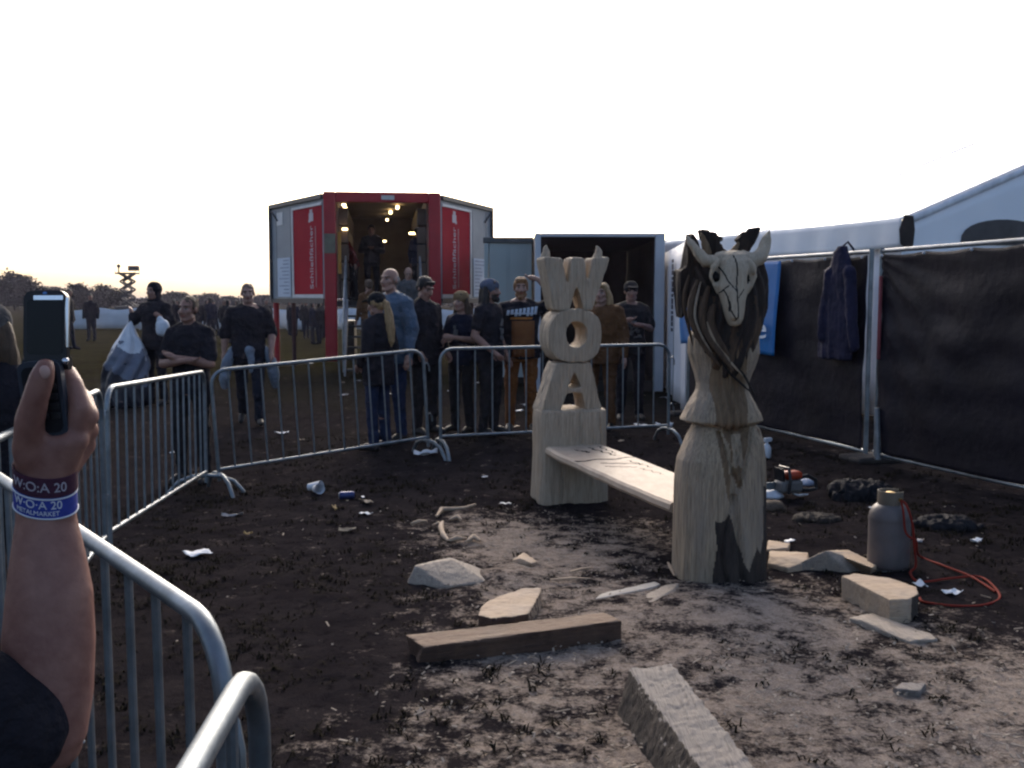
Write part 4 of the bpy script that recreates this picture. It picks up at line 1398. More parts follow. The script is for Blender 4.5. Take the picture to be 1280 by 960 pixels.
# ------------------------------------------------------------------ gas cylinder and hose
def build_gas():
    p = G(1110, 708); g = gz(p.x, p.y)
    root = empty('gas_cylinder', (p.x, p.y, g))
    tag(root, 'stout grey gas cylinder with red hose standing in the mud on the right', 'gas cylinder')
    GM = mat('grey_cylinder_paint', (.105, .09, .09), (.075, .066, .066), rough=.5, scale=5, bump=.1)
    MB().lathe([(.105, 0), (.118, .012), (.12, .04), (.12, .30), (.117, .325), (.104, .358), (.078, .383), (.045, .396), (.03, .4)], n=32).build('tank', GM, root, smooth=50)
    MB().lathe([(.122, .306), (.1225, .3), (.1225, .29), (.122, .286)], n=32, caps=False).build('weld_seam', GM, root)
    MB().lathe([(.10, -.02), (.106, -.02), (.106, .03), (.10, .03)], n=24).build('foot_ring', STEELD, root)
    c = MB()
    for k in range(28):
        a0, a1 = math.pi * (.15 + 1.7 * k / 28), math.pi * (.15 + 1.7 * (k + 1) / 28)
        for (r0, r1) in ((.068, .073),):
            vs = [(r * math.cos(a), r * math.sin(a), z) for a in (a0, a1) for r in (r0, r1) for z in (.38, .465)]
            c.add(vs, [(0, 1, 3, 2), (4, 6, 7, 5), (0, 4, 5, 1), (2, 3, 7, 6), (1, 5, 7, 3), (0, 2, 6, 4)])
    c.build('collar', mat('collar_paint', (.14, .115, .085), (.10, .08, .06), rough=.6), root)
    v = MB().lathe([(.018, .39), (.018, .43), (.028, .435), (.028, .455), (.01, .46)], n=14)
    v.tube([(0, 0, .42), (.03, -.05, .425), (.035, -.075, .42)], .012, n=10)
    v.build('valve', mat('brass', (.45, .3, .1), metal=.7, rough=.4), root)
    # hose: one red pair of lines
    HR = mat('red_hose', (.17, .02, .013), (.13, .015, .010), spec=.1, rough=.8, scale=20, bump=.05)
    def w(x, y, z=0.0): 
        q = G(x, y, z + .012); return Vector((q.x - p.x, q.y - p.y, z + .012 + gz(q.x, q.y) - g))
    pts = [Vector((.035, -.075, .42)), Vector((.05, -.12, .40)), Vector((.075, -.15, .30)), Vector((.09, -.16, .16)), Vector((.10, -.16, .05)), w(1138, 716), w(1150, 727), w(1190, 723), w(1225, 722), w(1246, 738), w(1248, 750), w(1225, 757), w(1190, 757), w(1155, 752), w(1150, 747)]
    def smooth(P_, n=8):
        Q = []
        for i in range(len(P_) - 1):
            p0, p1, p2, p3 = P_[max(i - 1, 0)], P_[i], P_[i + 1], P_[min(i + 2, len(P_) - 1)]
            for k in range(n):
                t = k / n
                Q.append(.5 * ((2 * p1) + (p2 - p0) * t + (2 * p0 - 5 * p1 + 4 * p2 - p3) * t * t + (3 * p1 - p0 - 3 * p2 + p3) * t ** 3))
        return Q + [P_[-1]]
    hs = MB().tube(smooth(pts), .0068, n=8)
    pts2 = [Vector((.035, -.075, .42)), Vector((.03, -.13, .36)), Vector((.035, -.15, .26)), Vector((.06, -.16, .22)), Vector((.10, -.15, .20)), Vector((.13, -.1, .12)), w(1152, 697), w(1180, 708), w(1215, 722), w(1244, 740)]
    hs.tube(smooth(pts2), .0068, n=8)
    o = hs.build('gas_hose', HR, None); o.location = (p.x, p.y, g)
    tag(o, 'thin red hose looping from the gas cylinder over the mud', 'hose')
build_gas()

# ------------------------------------------------------------------ chainsaw and things behind the goat post
def build_chainsaw():
    p = G(985, 622); g = gz(p.x, p.y)
    root = empty('chainsaw', (p.x, p.y, g), R(200))
    tag(root, 'orange and black chainsaw lying behind the goat skull post', 'chainsaw')
    OR = mat('orange_plastic', (.33, .04, .012), (.27, .034, .01), rough=.4, bump=.03)
    GW = mat('grey_plastic', (.13, .125, .12), rough=.45, bump=.03)
    MB().box((0, 0, .10), (.20, .14, .10)).build('engine_body', GW, root, bevel=.025)
    MB().box((-.03, 0, .185), (.15, .12, .07)).build('top_cover', OR, root, bevel=.03)
    MB().tube([(-.1, 0, .16), (-.18, 0, .17), (-.26, 0, .13), (-.27, 0, .06), (-.2, 0, .05), (-.1, 0, .06)], .017, n=10).build('rear_handle', BLACKP, root)
    MB().tube([(.05, -.08, .05), (.05, -.10, .16), (.04, -.06, .25), (.04, .06, .25), (.05, .10, .16), (.05, .08, .05)], .013, n=10).build('front_handle', BLACKP, root)
    MB().prism([(.10, .07), (.44, .065), (.48, .085), (.48, .105), (.44, .125), (.10, .13)], -.004, .004, conv=lambda x, z, t: (x, -.04 + t, z)).build('guide_bar', STEEL, root)
    MB().prism([(.075, .15), (.09, .15), (.10, .25), (.085, .25)], -.06, .06, conv=lambda x, z, t: (x, t, z)).build('hand_guard', BLACKP, root)
build_chainsaw()

def blob(name, px, r, m, label, cat, seed=0, vox=.008, amp=.25, group=None, z=None):
    p = G(*px); g = gz(p.x, p.y)
    b = MB().ellipsoid((0, 0, r[2] * .8), r, n=20, k=14)
    for k in range(4):
        a = seed * 2.1 + k * 1.7
        b.ellipsoid((math.cos(a) * r[0] * .6, math.sin(a) * r[1] * .6, r[2] * (.5 + .3 * math.sin(a * 3))), (r[0] * .55, r[1] * .55, r[2] * .6))
    o = b.build(name, m, None); o.location = (p.x, p.y, g - .004); tag(o, label, cat, group)
    def post(me):
        c = coords(me); mn = min(r)
        f = (2.2 if amp < .5 else 3.6) / max(r)
        displace(me, amp * mn * (1 - 2 * np.abs(fbm(c * f + seed, 3))))
    remesh(o, vox, 2, post)
    return o

WHT = mat('white_plastic_film', (.55, .57, .60), (.42, .45, .5), rough=.35, scale=6, bump=.2)
BAGB = mat('black_bag_film', (.009, .009, .011), (.014, .014, .017), rough=.75, scale=6, bump=.2, spec=.12)
blob('crumpled_rag', (965, 622), (.08, .07, .035), WHT, 'crumpled white rag on the mud beside the chainsaw', 'rag', 3)
blob('crumpled_rag', (1010, 606), (.07, .06, .03), mat('bluish_rag', (.30, .34, .42), rough=.7), 'small bluish crumpled rag right of the chainsaw', 'rag', 5)
blob('rubbish_bag', (1075, 622), (.22, .16, .055), BAGB, 'slumped black bag lying behind the gas cylinder', 'bag', 7, vox=.009, amp=1.1)
blob('rubbish_bag', (1185, 660), (.19, .12, .028), BAGB, 'flat black bag right of the gas cylinder', 'bag', 2, vox=.009, amp=1.3)
blob('rubbish_bag', (1020, 650), (.15, .10, .02), mat('brown_sack', (.030, .023, .018), rough=.9, bump=.4), 'dim brown sack lying between chainsaw and gas cylinder', 'bag', 9, vox=.009, amp=1.3)
blob('mud_clod', (965, 636), (.09, .07, .04), mat('brown_clod', (.10, .075, .055), rough=.95, bump=.6), 'light brown clod lying in front of the chainsaw', 'clod', 11)

def build_bottle():
    p = G(958, 572); root = empty('spray_bottle', (p.x, p.y, gz(p.x, p.y)), R(20))
    tag(root, 'white spray bottle standing behind the goat skull post', 'bottle')
    MB().lathe([(.04, 0), (.045, .01), (.045, .10), (.03, .13), (.015, .145), (.015, .165)], n=20).build('bottle_body', WHT, root)
    MB().prism([(-.03, .16), (.05, .165), (.06, .19), (.05, .205), (-.03, .20)], -.015, .015, conv=lambda x, z, t: (x, t, z)).build('spray_head', WHT, root, bevel=.005)
    MB().tube([(.03, 0, .165), (.045, 0, .14), (.035, 0, .12)], .006, n=6).build('trigger', BLACKP, root)
build_bottle()

# ------------------------------------------------------------------ litter
def paper(px, size, label, m=PAPER, seed=0, rz=0., z=.012, name='paper_sheet', cat='paper', k=10, h=.03, group=None):
    p = G(*px)
    def fn(u, v):
        x, y = (u - .5) * size[0], (v - .5) * size[1]
        q = np.array([[x / size[0] * 2.2 + seed, y / size[1] * 2.2, seed]])
        return (x, y, z + h * abs(float(fbm(q, 2)[0])) + h * .5 * abs(u - .5))
    o = MB().grid(fn, k, k).build(name, m, None, solid=.002, fix=False, smooth=25)
    o.location = (p.x, p.y, gz(p.x, p.y)); o.rotation_euler.z = rz
    return tag(o, label, cat, group)

paper((247, 693), (.14, .15), 'white paper sheet lying alone on the dark mud at left', seed=1, rz=.7, z=.02)
paper((458, 625), (.06, .14), 'pale brown scrap right of the crushed can', mat('brown_card', (.20, .16, .12)), 2, .6)
paper((434, 662), (.12, .07), 'dim brown leaf-like scrap in the middle of the mud', mat('dim_card', (.10, .085, .065)), 3, .1, name='card_scrap', cat='scrap')
paper((310, 664), (.06, .04), 'tiny yellowish scrap on the dark mud at left', mat('yellow_card', (.25, .17, .06)), 4, .1, name='card_scrap', cat='scrap')
paper((418, 632), (.03, .12), 'narrow yellow stub standing below the crushed can', mat('yellow_card', (.25, .17, .06)), 5, .3, name='card_scrap', cat='scrap')
paper((352, 541), (.16, .10), 'white scrap behind the bars near the striding man', seed=6, rz=.1)
paper((385, 455), (.25, .2), 'white scrap on the dark ground under the trailer wing', seed=7)
paper((1190, 745), (.10, .06), 'pale scrap inside the loop of the red hose', seed=8, rz=.4)
paper((1150, 735), (.05, .08), 'small pale scrap at the end of the half-round offcut', seed=9, rz=.2)
paper((1220, 682), (.07, .06), 'light scrap beyond the red hose on the right', seed=10, rz=.9)
paper((1000, 622), (.12, .05), 'flat light strip in front of the bluish rag', seed=11, rz=.1)
paper((830, 538), (.20, .12), 'white crumpled paper by the barrier foot under the tent', seed=12, rz=.1, h=.09)
paper((532, 571), (.24, .12), 'white crumpled paper under the arched foot between two barriers', seed=13, rz=.1, h=.09)
paper((290, 790 - 155), (.16, .06), 'grey scrap by the arched barrier foot at left', mat('grey_card', (.22, .22, .23)), seed=14, rz=.2)

def cup(px, label, rz, tilt=R(80), m=WHT, cr=1.0):
    p = G(*px)
    root = empty('plastic_cup', (p.x, p.y, gz(p.x, p.y) + .042 * cr), rz)
    tag(root, label, 'cup', 'plastic cups on the mud')
    b = MB().lathe([(.030, 0), (.043, .12), (.045, .125), (.041, .12), (.028, .004)], n=20, caps=False)
    b.rings([[(.030 * math.cos(a), .030 * math.sin(a), .001) for a in [2 * math.pi * i / 20 for i in range(20)]], [(.001 * math.cos(a), .001 * math.sin(a), .001) for a in [2 * math.pi * i / 20 for i in range(20)]]])
    b.build('cup_wall', m, root, rot=(tilt, 0, 0))
    return root
cup((386, 605), 'white plastic cup lying on its side, left of the pair', 1.2)
cup((394, 608), 'white plastic cup lying on its side, right of the pair', .5)

def build_can():
    p = G(424, 618); root = empty('drink_can', (p.x, p.y, gz(p.x, p.y) + .034), R(15))
    tag(root, 'crushed blue drink can lying on the mud', 'can')
    MB().lathe([(.024, 0), (.032, .008), (.033, .02), (.030, .06), (.033, .10), (.032, .115), (.026, .122), (.024, .12)], n=20).build('can_wall', mat('blue_tin', (.03, .045, .14), (.025, .035, .10), rough=.35, metal=.4), root, rot=(0, R(90), 0))
    MB().lathe([(.0255, -.001), (.0255, -.004), (.01, -.004)], n=20).build('can_end', STEEL, root, rot=(0, R(90), 0))
build_can()
for k in range(46):
    # tiny scattered litter, nothing tells these apart
    while True:
        x, y = random.uniform(-3.6, 4), random.uniform(5.5, 20)
        if sawd1(x, y) < .25: break
    s = random.uniform(.02, .05) * (1 if y < 10 else 2)
    q = MB()
    q.grid(lambda u, v: ((u - .5) * s * 2, (v - .5) * s, .012 + s * .3 * abs(math.sin(u * 5 + k)) + .004 * math.sin(v * 9)), 4, 3)
    o = q.build('litter_scrap', (PAPER, WHT, mat('grey_card', (.22, .22, .23)), mat('brown_card', (.20, .16, .12)))[k % 4], None, solid=.002, fix=False)
    o.location = (x, y, gz(x, y)); o.rotation_euler.z = random.uniform(0, 6)
    tag(o, 'tiny scrap of litter trodden into the mud', 'litter', 'tiny litter scraps on the mud')

# ------------------------------------------------------------------ far things
def build_far():
    LEAF = [mat('far_leaf_%s' % n, tuple(v * .55 for v in c), tuple(v * .35 for v in c), rough=.9, scale=.8, bump=0) for n, c in (('dark', (.030, .030, .014)), ('olive', (.045, .042, .018)), ('dull', (.038, .030, .018)))]
    TRK = mat('far_trunk', (.03, .024, .018), rough=.95)
    def crown(b, c, r, n, leaf, sd):
        rg = np.random.default_rng(sd)
        cl = []
        for _ in range(26):
            d = rg.normal(size=3); d /= np.linalg.norm(d)
            cl.append(np.array(c) + d * np.array(r) * rg.uniform(.35, .9))
        for _ in range(n):
            q = cl[rg.integers(len(cl))] + rg.normal(size=3) * np.array(r) * .19
            a = rg.normal(size=3); a /= np.linalg.norm(a); e = np.cross(a, rg.normal(size=3)); e /= np.linalg.norm(e)
            l = leaf * rg.uniform(.6, 1.4)
            b.add([q - a * l, q + e * l * .6, q + a * l, q - e * l * .6], [(0, 1, 2, 3)])
    def tree(px, top, Y, hw, label, k, sd):
        Y, hw = Y * .45, hw * .45
        x = (px - 640) / FOC * Y; h = CAM_H + (370 - top) / FOC * Y
        root = empty('tree', (x, Y, gz(x, Y)))
        tag(root, label, 'tree', 'trees at the far edge of the field')
        MB().tube([(0, 0, -.2), (.1, 0, h * .25), (0, .1, h * .5), (.1, 0, h * .8)], [h * .035, h * .028, h * .018, h * .006], n=8).build('trunk', TRK, root)
        br = MB()
        for i in range(6):
            a = i * 1.1; br.tube([(0, 0, h * (.3 + .06 * i)), (math.cos(a) * hw * .35, math.sin(a) * hw * .35, h * (.45 + .06 * i)), (math.cos(a) * hw * .7, math.sin(a) * hw * .7, h * (.52 + .06 * i))], [h * .014, h * .009, h * .004], n=6)
        br.build('limb', TRK, root)
        c = MB(); crown(c, (0, 0, h * .60), (hw, hw, h * .36), 5200, hw * .065, sd)
        crown(c, (hw * .2, 0, h * .33), (hw * .9, hw * .9, h * .22), 2200, hw * .065, sd + 50)
        c.build('crown', LEAF[k], root, smooth=0, fix=False)
    tree(20, 342, 250, 6.0, 'tall rounded dark tree at the far left edge of the field', 0, 1)
    tree(-22, 352, 255, 6.0, 'dark tree cut by the left edge of the picture', 2, 2)
    tree(98, 356, 240, 5.2, 'brownish round tree just right of the raised phone', 2, 3)
    tree(136, 355, 245, 4.6, 'olive bushy tree left of the scissor lift', 1, 4)
    tree(64, 358, 260, 5.0, 'dark tree hidden behind the raised phone', 0, 5)
    tree(222, 364, 300, 5.0, 'low tree behind the hooded figure and folded-arms man', 1, 6)
    tree(262, 366, 310, 4.2, 'small low dull tree right of the folded-arms man', 2, 7)
    tree(330, 368, 330, 4.4, 'low dull tree left of the red trailer', 2, 8)
    tree(285, 369, 320, 3.6, 'smallest far tree behind the tiny standing figures', 0, 9)
    b = MB(); rg = np.random.default_rng(3)
    for k in range(9000):
        x = rg.uniform(-185, 60) * .45; y = 152 + rg.uniform(-3, 3)
        z = rg.uniform(0, 1) ** 1.5 * 1.1 + .55 * (1 + math.sin(x * .29) * math.sin(x * .69)) * rg.uniform(0, 1)
        a = rg.normal(size=3); a /= np.linalg.norm(a); e = np.cross(a, rg.normal(size=3)); e /= np.linalg.norm(e)
        q = np.array([x, y, z]); l = .2
        b.add([q - a * l, q + e * l * .7, q + a * l, q - e * l * .7], [(0, 1, 2, 3)])
    o = b.build('hedge_line', LEAF[0], None, smooth=0, fix=False); o['kind'] = 'stuff'
    # white sheeted far fence
    Y = 48
    for i in range(9):
        x0 = -22.5 + i * 2.35
        root = empty('field_fence', (x0, Y + .3 * math.sin(i * 2.1), gz(x0, Y)))
        tag(root, 'low white sheeted fence panel far across the field', 'fence', 'low white fence panels far across the field')
        MB().grid(lambda u, v: (u * 2.3, .04 * math.sin(u * 9 + i), .04 + v * (.95 + .05 * math.sin(u * 7 + i))), 14, 3).build('sheet', mat('far_white_sheet', (.50, .52, .55), (.40, .42, .46), rough=.7, scale=1.5), root, solid=.01, fix=False)
        for s in (.02, 2.28):
            MB().tube([(s, .07, -.02), (s, .07, 1.08)], .025, n=6).build('post', STEELD, root)
    # scissor lift
    Y = 85; s = Y / FOC; x0 = (162 - 640) * s
    z = lambda py: CAM_H + (370 - py) * s
    root = empty('scissor_lift', (x0, Y, 0))
    tag(root, 'raised scissor lift platform with lamps far across the field', 'lift')
    DK = mat('dark_machine', (.035, .034, .034), rough=.6)
    MB().box((0, 0, z(342)), (1.75, 1.0, .14)).build('platform', DK, root, bevel=.02)
    rl = MB()
    for xx in (-.85, .85):
        for yy in (-.48, .48): rl.tube([(xx, yy, z(342)), (xx, yy, z(342) + .55)], .02, n=6)
    rl.build('guard_rail', DK, root)
    a = MB(); zs = [z(342) - .05, z(352), z(362), z(372), z(382), z(391)]
    for i in range(5):
        for yy in (-.35, .35):
            wd = .52
            a.tube([(-wd, yy, zs[i]), (wd, yy, zs[i + 1])], .08, n=6); a.tube([(wd, yy, zs[i]), (-wd, yy, zs[i + 1])], .08, n=6)
    a.build('scissor_arm', DK, root)
    MB().box((0, 0, .52), (2.0, 1.1, .5)).build('chassis', DK, root, bevel=.04)
    for xx in (-.7, .7):
        for yy in (-.5, .5):
            w_ = MB().lathe([(.08, -.1), (.3, -.1), (.3, .1), (.08, .1)], n=16); w_.v = [(p[0] + xx, p[2] + yy, p[1] + .3) for p in w_.v]; w_.build('wheel', BLACKP, root)
    MB().box((.62, -.2, z(342) + .42), (.85, .4, .42)).build('lamp_box', DK, root, bevel=.03)
    MB().tube([(-.75, 0, z(342) + .05), (-.75, 0, z(342) + .6)], .05, n=6).ellipsoid((-.72, 0, z(342) + .62), (.16, .16, .16)).build('lamp_head', DK, root)
build_far()

def build_white_sacks():
    # white plastic sheeting beside the hooded figure
    Y = 14.8; p = P(160, 440, Y); g = gz(p.x, Y)
    root = MB()
    prof = [(.27, 0), (.32, .08), (.33, .30), (.31, .55), (.27, .75), (.20, .92), (.11, 1.10), (.05, 1.22), (.02, 1.28)]
    root.lathe(prof, n=32)
    o = root.build('plastic_sheet', [WHT, mat('blue_grey_film', (.13, .145, .185), (.08, .09, .125), rough=.4, scale=6, bump=.2), mat('dark_film', (.022, .023, .032), rough=.5, bump=.2)], None)
    o.location = (P(157, 440, Y).x, Y, g)
    tag(o, 'tall tied bundle of white plastic sheet beside the hooded figure, bluish below', 'plastic sheet')
    def post(me):
        c = coords(me)
        a = np.arctan2(c[:, 1], c[:, 0])
        c[:, 0] += (.09 * np.clip((c[:, 2] - .5) / .8, 0, 1.2))
        me.vertices.foreach_set('co', c.astype(np.float32).ravel())
        displace(me, .04 * np.sin(a * 7 + 3 * np.sin(c[:, 2] * 5)) * np.clip(1.3 - c[:, 2], 0.2, .8) + .04 * fbm(c * 4.5, 3))
        q = centers(me)
        n_ = .28 * fbm(q * 6, 4) + .3 * q[:, 0]
        me.polygons.foreach_set('material_index', ((q[:, 2] + n_ < .86).astype(np.int32) + (q[:, 2] + n_ < .52)).astype(np.int32))
    remesh(o, .018, 2, post)
    o2 = MB().ellipsoid((0, 0, 0), (.11, .09, .13)).ellipsoid((-.03, 0, .11), (.045, .045, .08)).build('plastic_bag', WHT, None)
    o2.location = P(203, 410, 14.7); tag(o2, 'small white plastic bag in the hooded figure\'s other hand', 'bag')
    remesh(o2, .016, 2, lambda me: displace(me, .03 * fbm(coords(me) * 9, 3)))
build_white_sacks()

# ------------------------------------------------------------------ people
SKIN = mat('skin', (.25, .135, .10), (.19, .10, .075), rough=.55, scale=14, bump=.08, bscale=120, bdist=.002)
SKINP = mat('pale_skin', (.30, .175, .135), (.24, .135, .10), rough=.55, scale=14, bump=.08, bscale=120, bdist=.002)
LIP = mat('lips', (.27, .10, .085), rough=.5, bump=0)
EYE = mat('eye_dark', (.03, .02, .018), rough=.3, bump=0)
EYEW = mat('eye_white', (.22, .19, .17), rough=.3, bump=0)
BROW = mat('brow_hair', (.06, .04, .028), rough=.9, bump=0)
def cloth(n, c, c2=None, b=.6):
    return mat(n, c, c2 or tuple(v * .6 for v in c), rough=.92, scale=7, bump=1.0, bscale=10, bdist=.06, spec=.12)
BLK = cloth('black_cloth', (.019, .017, .022)); BLK2 = cloth('worn_black_cloth', (.022, .020, .022))
DENIM = cloth('light_denim', (.085, .118, .165), (.06, .088, .13)); JEANS = cloth('blue_jeans', (.018, .027, .060), (.013, .019, .042))
DJEANS = cloth('dark_jeans', (.018, .019, .028)); TAN = cloth('rust_brown_cloth', (.19, .072, .022), (.13, .048, .016)); NAVYC = cloth('navy_dark_cloth', (.014, .016, .032))
REDC = cloth('dim_red_cloth', (.14, .022, .018)); GREYC_ = cloth('grey_cloth', (.09, .09, .095)); BRN = cloth('brown_coat', (.105, .050, .022), (.07, .033, .015)); SHOE = mat('black_shoe', (.016, .014, .013), rough=.6, bump=.1)
PALEC = cloth('pale_blue_cloth', (.19, .22, .26), (.12, .14, .175))
def hairm(n, c): return mat(n, c, tuple(v * .55 for v in c), rough=.6, scale=10, stretch=(6, 6, 1), bump=.6, bscale=30, bdist=.01)
H_BLOND = hairm('blond_hair', (.33, .21, .10)); H_BROWN = hairm('brown_hair', (.075, .045, .026)); H_BLACK = hairm('black_hair', (.018, .014, .013)); H_GREY = hairm('grey_hair', (.22, .20, .19)); H_GINGER = hairm('ginger_hair', (.25, .12, .05))
CAPM = cloth('black_cap_cloth', (.016, .016, .019)); BANDANA = cloth('blue_grey_bandana', (.09, .11, .16), (.05, .06, .09))

BASE = dict(neck=(0, .015, 1.49), hip=(.095, 0, .93), knee=(.105, -.015, .50), ankle=(.115, .02, .085), toe=(.14, -.15, .03),
            sh=(.165, .01, 1.405), elbow=(.232, .03, 1.14), wrist=(.265, -.06, .90))

def person(label, x, y, h, rz=0.0, z=None, build=1.0, pose=None, top=BLK, sleeve=.55, hem=.84, pants=DJEANS, shoes=SHOE, skin=SKIN, hair=None, hm=H_BROWN,
           beard=None, cap=None, lean=0.0, hyaw=0.0, hpitch=0.0, hood=False, vox=.0085, extra=None, skip_hand=(), prints=(), group=None, coat=None, cvox=None):
    s = h / 1.78
    z = gz(x, y) if z is None else z
    loc = Vector((x, y, z))
    inv = Matrix.Rotation(-rz, 3, 'Z')
    pose = pose or {}
    J = {}
    for side, sg in (('L', 1), ('R', -1)):
        for k in ('hip', 'knee', 'ankle', 'toe', 'sh', 'elbow', 'wrist'):
            b = BASE[k]
            q = Vector((b[0] * sg * (build if k in ('sh', 'elbow', 'wrist') else (.5 + .5 * build)), b[1], b[2]))
            if k + side in pose:
                q = Vector(pose[k + side])
            J[k + side] = q * s
            if 'W' + k + side in pose:          # given as an offset from the feet in world axes, metres
                J[k + side] = inv @ Vector(pose['W' + k + side])
    tl = math.tan(lean)
    def L(p):
        p = Vector(p)
        if p.z > .93 * s: p.y -= (p.z - .93 * s) * tl
        return p
    for k in list(J):
        if k[:-1] in ('sh', 'elbow', 'wrist') and 'W' + k not in pose: J[k] = L(J[k])
    bw = build
    body = MB()
    def torso(mb, off, z0, z1=1.50, mi=0):
        rows = [(.80, .165, .115), (.88, .170, .122), (.95, .172, .122), (1.03, .155 + .03 * (bw - 1), .112), (1.12, .150, .110), (1.24, .163, .118), (1.34, .178, .120), (1.41, .175, .105), (1.455, .125, .085), (1.49, .072, .066)]
        secs = []
        for zz, hw, hd in rows:
            if zz < z0 or zz > z1: continue
            fat = 1 + (bw - 1) * (1.25 if zz < 1.3 else .8)
            c = L(Vector((0, .012, zz)) * s)
            secs.append((tuple(c), (hw * fat + off) * s, (hd * fat + off) * s))
        c0 = secs[0]
        if abs(z0 - rows[0][0]) > .001:
            c = L(Vector((0, .012, z0)) * s)
            secs.insert(0, (tuple(c), c0[1], c0[2]))
        mb.loft(secs, n=24, pw=2.25, mi=mi)
    torso(body, 0, .84)
    for d in 'LR':
        body.capsule(J['sh' + d], J['elbow' + d], .052 * s * bw, .042 * s * bw)
        body.ellipsoid(J['sh' + d] + Vector((0, 0, -.005)), (.056 * s * bw,) * 3)
        body.capsule(L(Vector((0, .025, 1.50)) * s), J['sh' + d], .050 * s, .052 * s * bw)
        body.capsule(J['elbow' + d], J['elbow' + d].lerp(J['wrist' + d], .3), .042 * s * bw, .043 * s * bw)
        body.capsule(J['elbow' + d].lerp(J['wrist' + d], .3), J['wrist' + d], .043 * s * bw, .027 * s)
        body.capsule(J['hip' + d], J['knee' + d], .080 * s * bw, .054 * s)
        body.capsule(J['knee' + d], J['knee' + d].lerp(J['ankle' + d], .35), .052 * s, .056 * s)
        body.capsule(J['knee' + d].lerp(J['ankle' + d], .35), J['ankle' + d], .056 * s, .036 * s)
        body.capsule(J['ankle' + d] - Vector((0, 0, .03 * s)), J['ankle' + d].lerp(J['toe' + d], .8) + Vector((0, 0, .01 * s)), .030 * s, .02 * s)
        if d in skip_hand: continue
        w = J['wrist' + d]; hd = Vector(pose['hand' + d]) if 'hand' + d in pose else (w - J['elbow' + d])
        if 'Whand' + d in pose: hd = inv @ Vector(pose['Whand' + d])
        hd.normalize()
        sd, up = frame_of(hd, Vector((0, -1, 0)) if abs(hd.y) < .8 else Vector((0, 0, 1)))
        sgn = 1 if d == 'L' else -1
        body.chain([w, w + hd * .05 * s, w + hd * .085 * s], [.024 * s, .033 * s, .030 * s])
        # fingers spread along the axis that lies across the hand
        ax = up
        for i, (o, ln) in enumerate(((-.030, .058), (-.011, .070), (.009, .066), (.028, .052))):
            a = w + hd * .09 * s + ax * o * s
            m_ = a + hd * ln * .55 * s; e = m_ + (hd * .8 + sd * .55 * sgn).normalized() * ln * .5 * s
            body.chain([a, m_, e], [.0105 * s, .0095 * s, .008 * s], n=8)
        tb = w + hd * .03 * s - ax * .026 * s
        body.chain([tb, tb + (hd * .6 - ax * .8).normalized() * .04 * s, tb + (hd * .9 - ax * .5).normalized() * .075 * s], [.014 * s, .012 * s, .009 * s], n=8)
    # head
    hc = L(Vector((0, -.016, 1.64)) * s)
    HR_ = Matrix.Rotation(hyaw, 3, 'Z') @ Matrix.Rotation(hpitch, 3, 'X')
    def hp(a, b, c): return hc + HR_ @ (Vector((a, b, c)) * s)
    def he(c, r, mb=body, mi=0): mb.ellipsoid(hp(*c), tuple(v * s for v in r), HR_, mi=mi)
    nb = L(Vector((0, .02, 1.44)) * s)
    body.capsule(nb, hp(0, .012, -.07), .062 * s * (.6 + .4 * bw), .054 * s)
    he((0, .018, .035), (.074, .093, .083)); he((0, -.028, -.030), (.059, .066, .082)); he((0, -.066, -.092), (.027, .024, .024))
    body.capsule(hp(-.048, -.02, -.075), hp(-.015, -.065, -.098), .024 * s, .02 * s); body.capsule(hp(.048, -.02, -.075), hp(.015, -.065, -.098), .024 * s, .02 * s)
    body.capsule(hp(0, -.088, .012), hp(0, -.112, -.030), .0095 * s, .0145 * s, n=8)
    body.capsule(hp(-.042, -.075, .030), hp(.042, -.075, .030), .013 * s, .013 * s)
    for q in (-1, 1):
        he((q * .047, -.058, -.022), (.022, .022, .02)); he((q * .078, .014, -.006), (.011, .022, .031)); he((q * .012, -.096, -.034), (.010, .012, .009))
    he((0, -.087, -.058), (.024, .014, .012))
    if extra: extra(body, lambda p: inv @ (Vector(p) - loc))
    o = body.build('person', [skin, LIP, EYE, BROW, EYEW, beard or BROW], None)
    o.location = loc; o.rotation_euler.z = rz
    tag(o, label, 'person', group)
    inv_h = np.array(HR_.inverted())
    def post(me):
        q = (centers(me) - np.array(hc)) @ inv_h.T / s
        X, Y, Z = q[:, 0], q[:, 1], q[:, 2]
        mi = np.zeros(len(q), np.int32)
        f = Y < -.03
        if beard is not None:
            mi[f & (Z < -.045) & (np.abs(X) < .065) & (Z > -.13)] = 5
        ax_ = np.abs(X)
        mi[f & (((ax_ - .031) / .014) ** 2 + ((Z - .004) / .0075) ** 2 < 1)] = 4
        mi[f & (((ax_ - .031) / .0075) ** 2 + ((Z - .004) / .0075) ** 2 < 1)] = 2
        mi[f & (((ax_ - .033) / .022) ** 2 + ((Z - .031) / .0065) ** 2 < 1)] = 3
        mi[f & ((X / .026) ** 2 + ((Z + .060) / .0075) ** 2 < 1)] = 1
        me.polygons.foreach_set('material_index', mi)
    remesh(o, vox, 1 if extra else 2, post)
    cv = cvox or max(.012, vox)
    def wrinkle(a, f=9.0, sd=0.0):
        def p(me):
            c = coords(me)
            displace(me, a * (fbm(c * np.array([f, f, f * .8]) + sd, 2) + .5 * vnoise(c * np.array([f * .7, f * .7, f * 2.6]) + sd)))
        return p
    sd = x * 3.1 + y
    # shirt or jacket
    off = .016 if coat is None else .026
    t = MB(); torso(t, off, hem, 1.495)
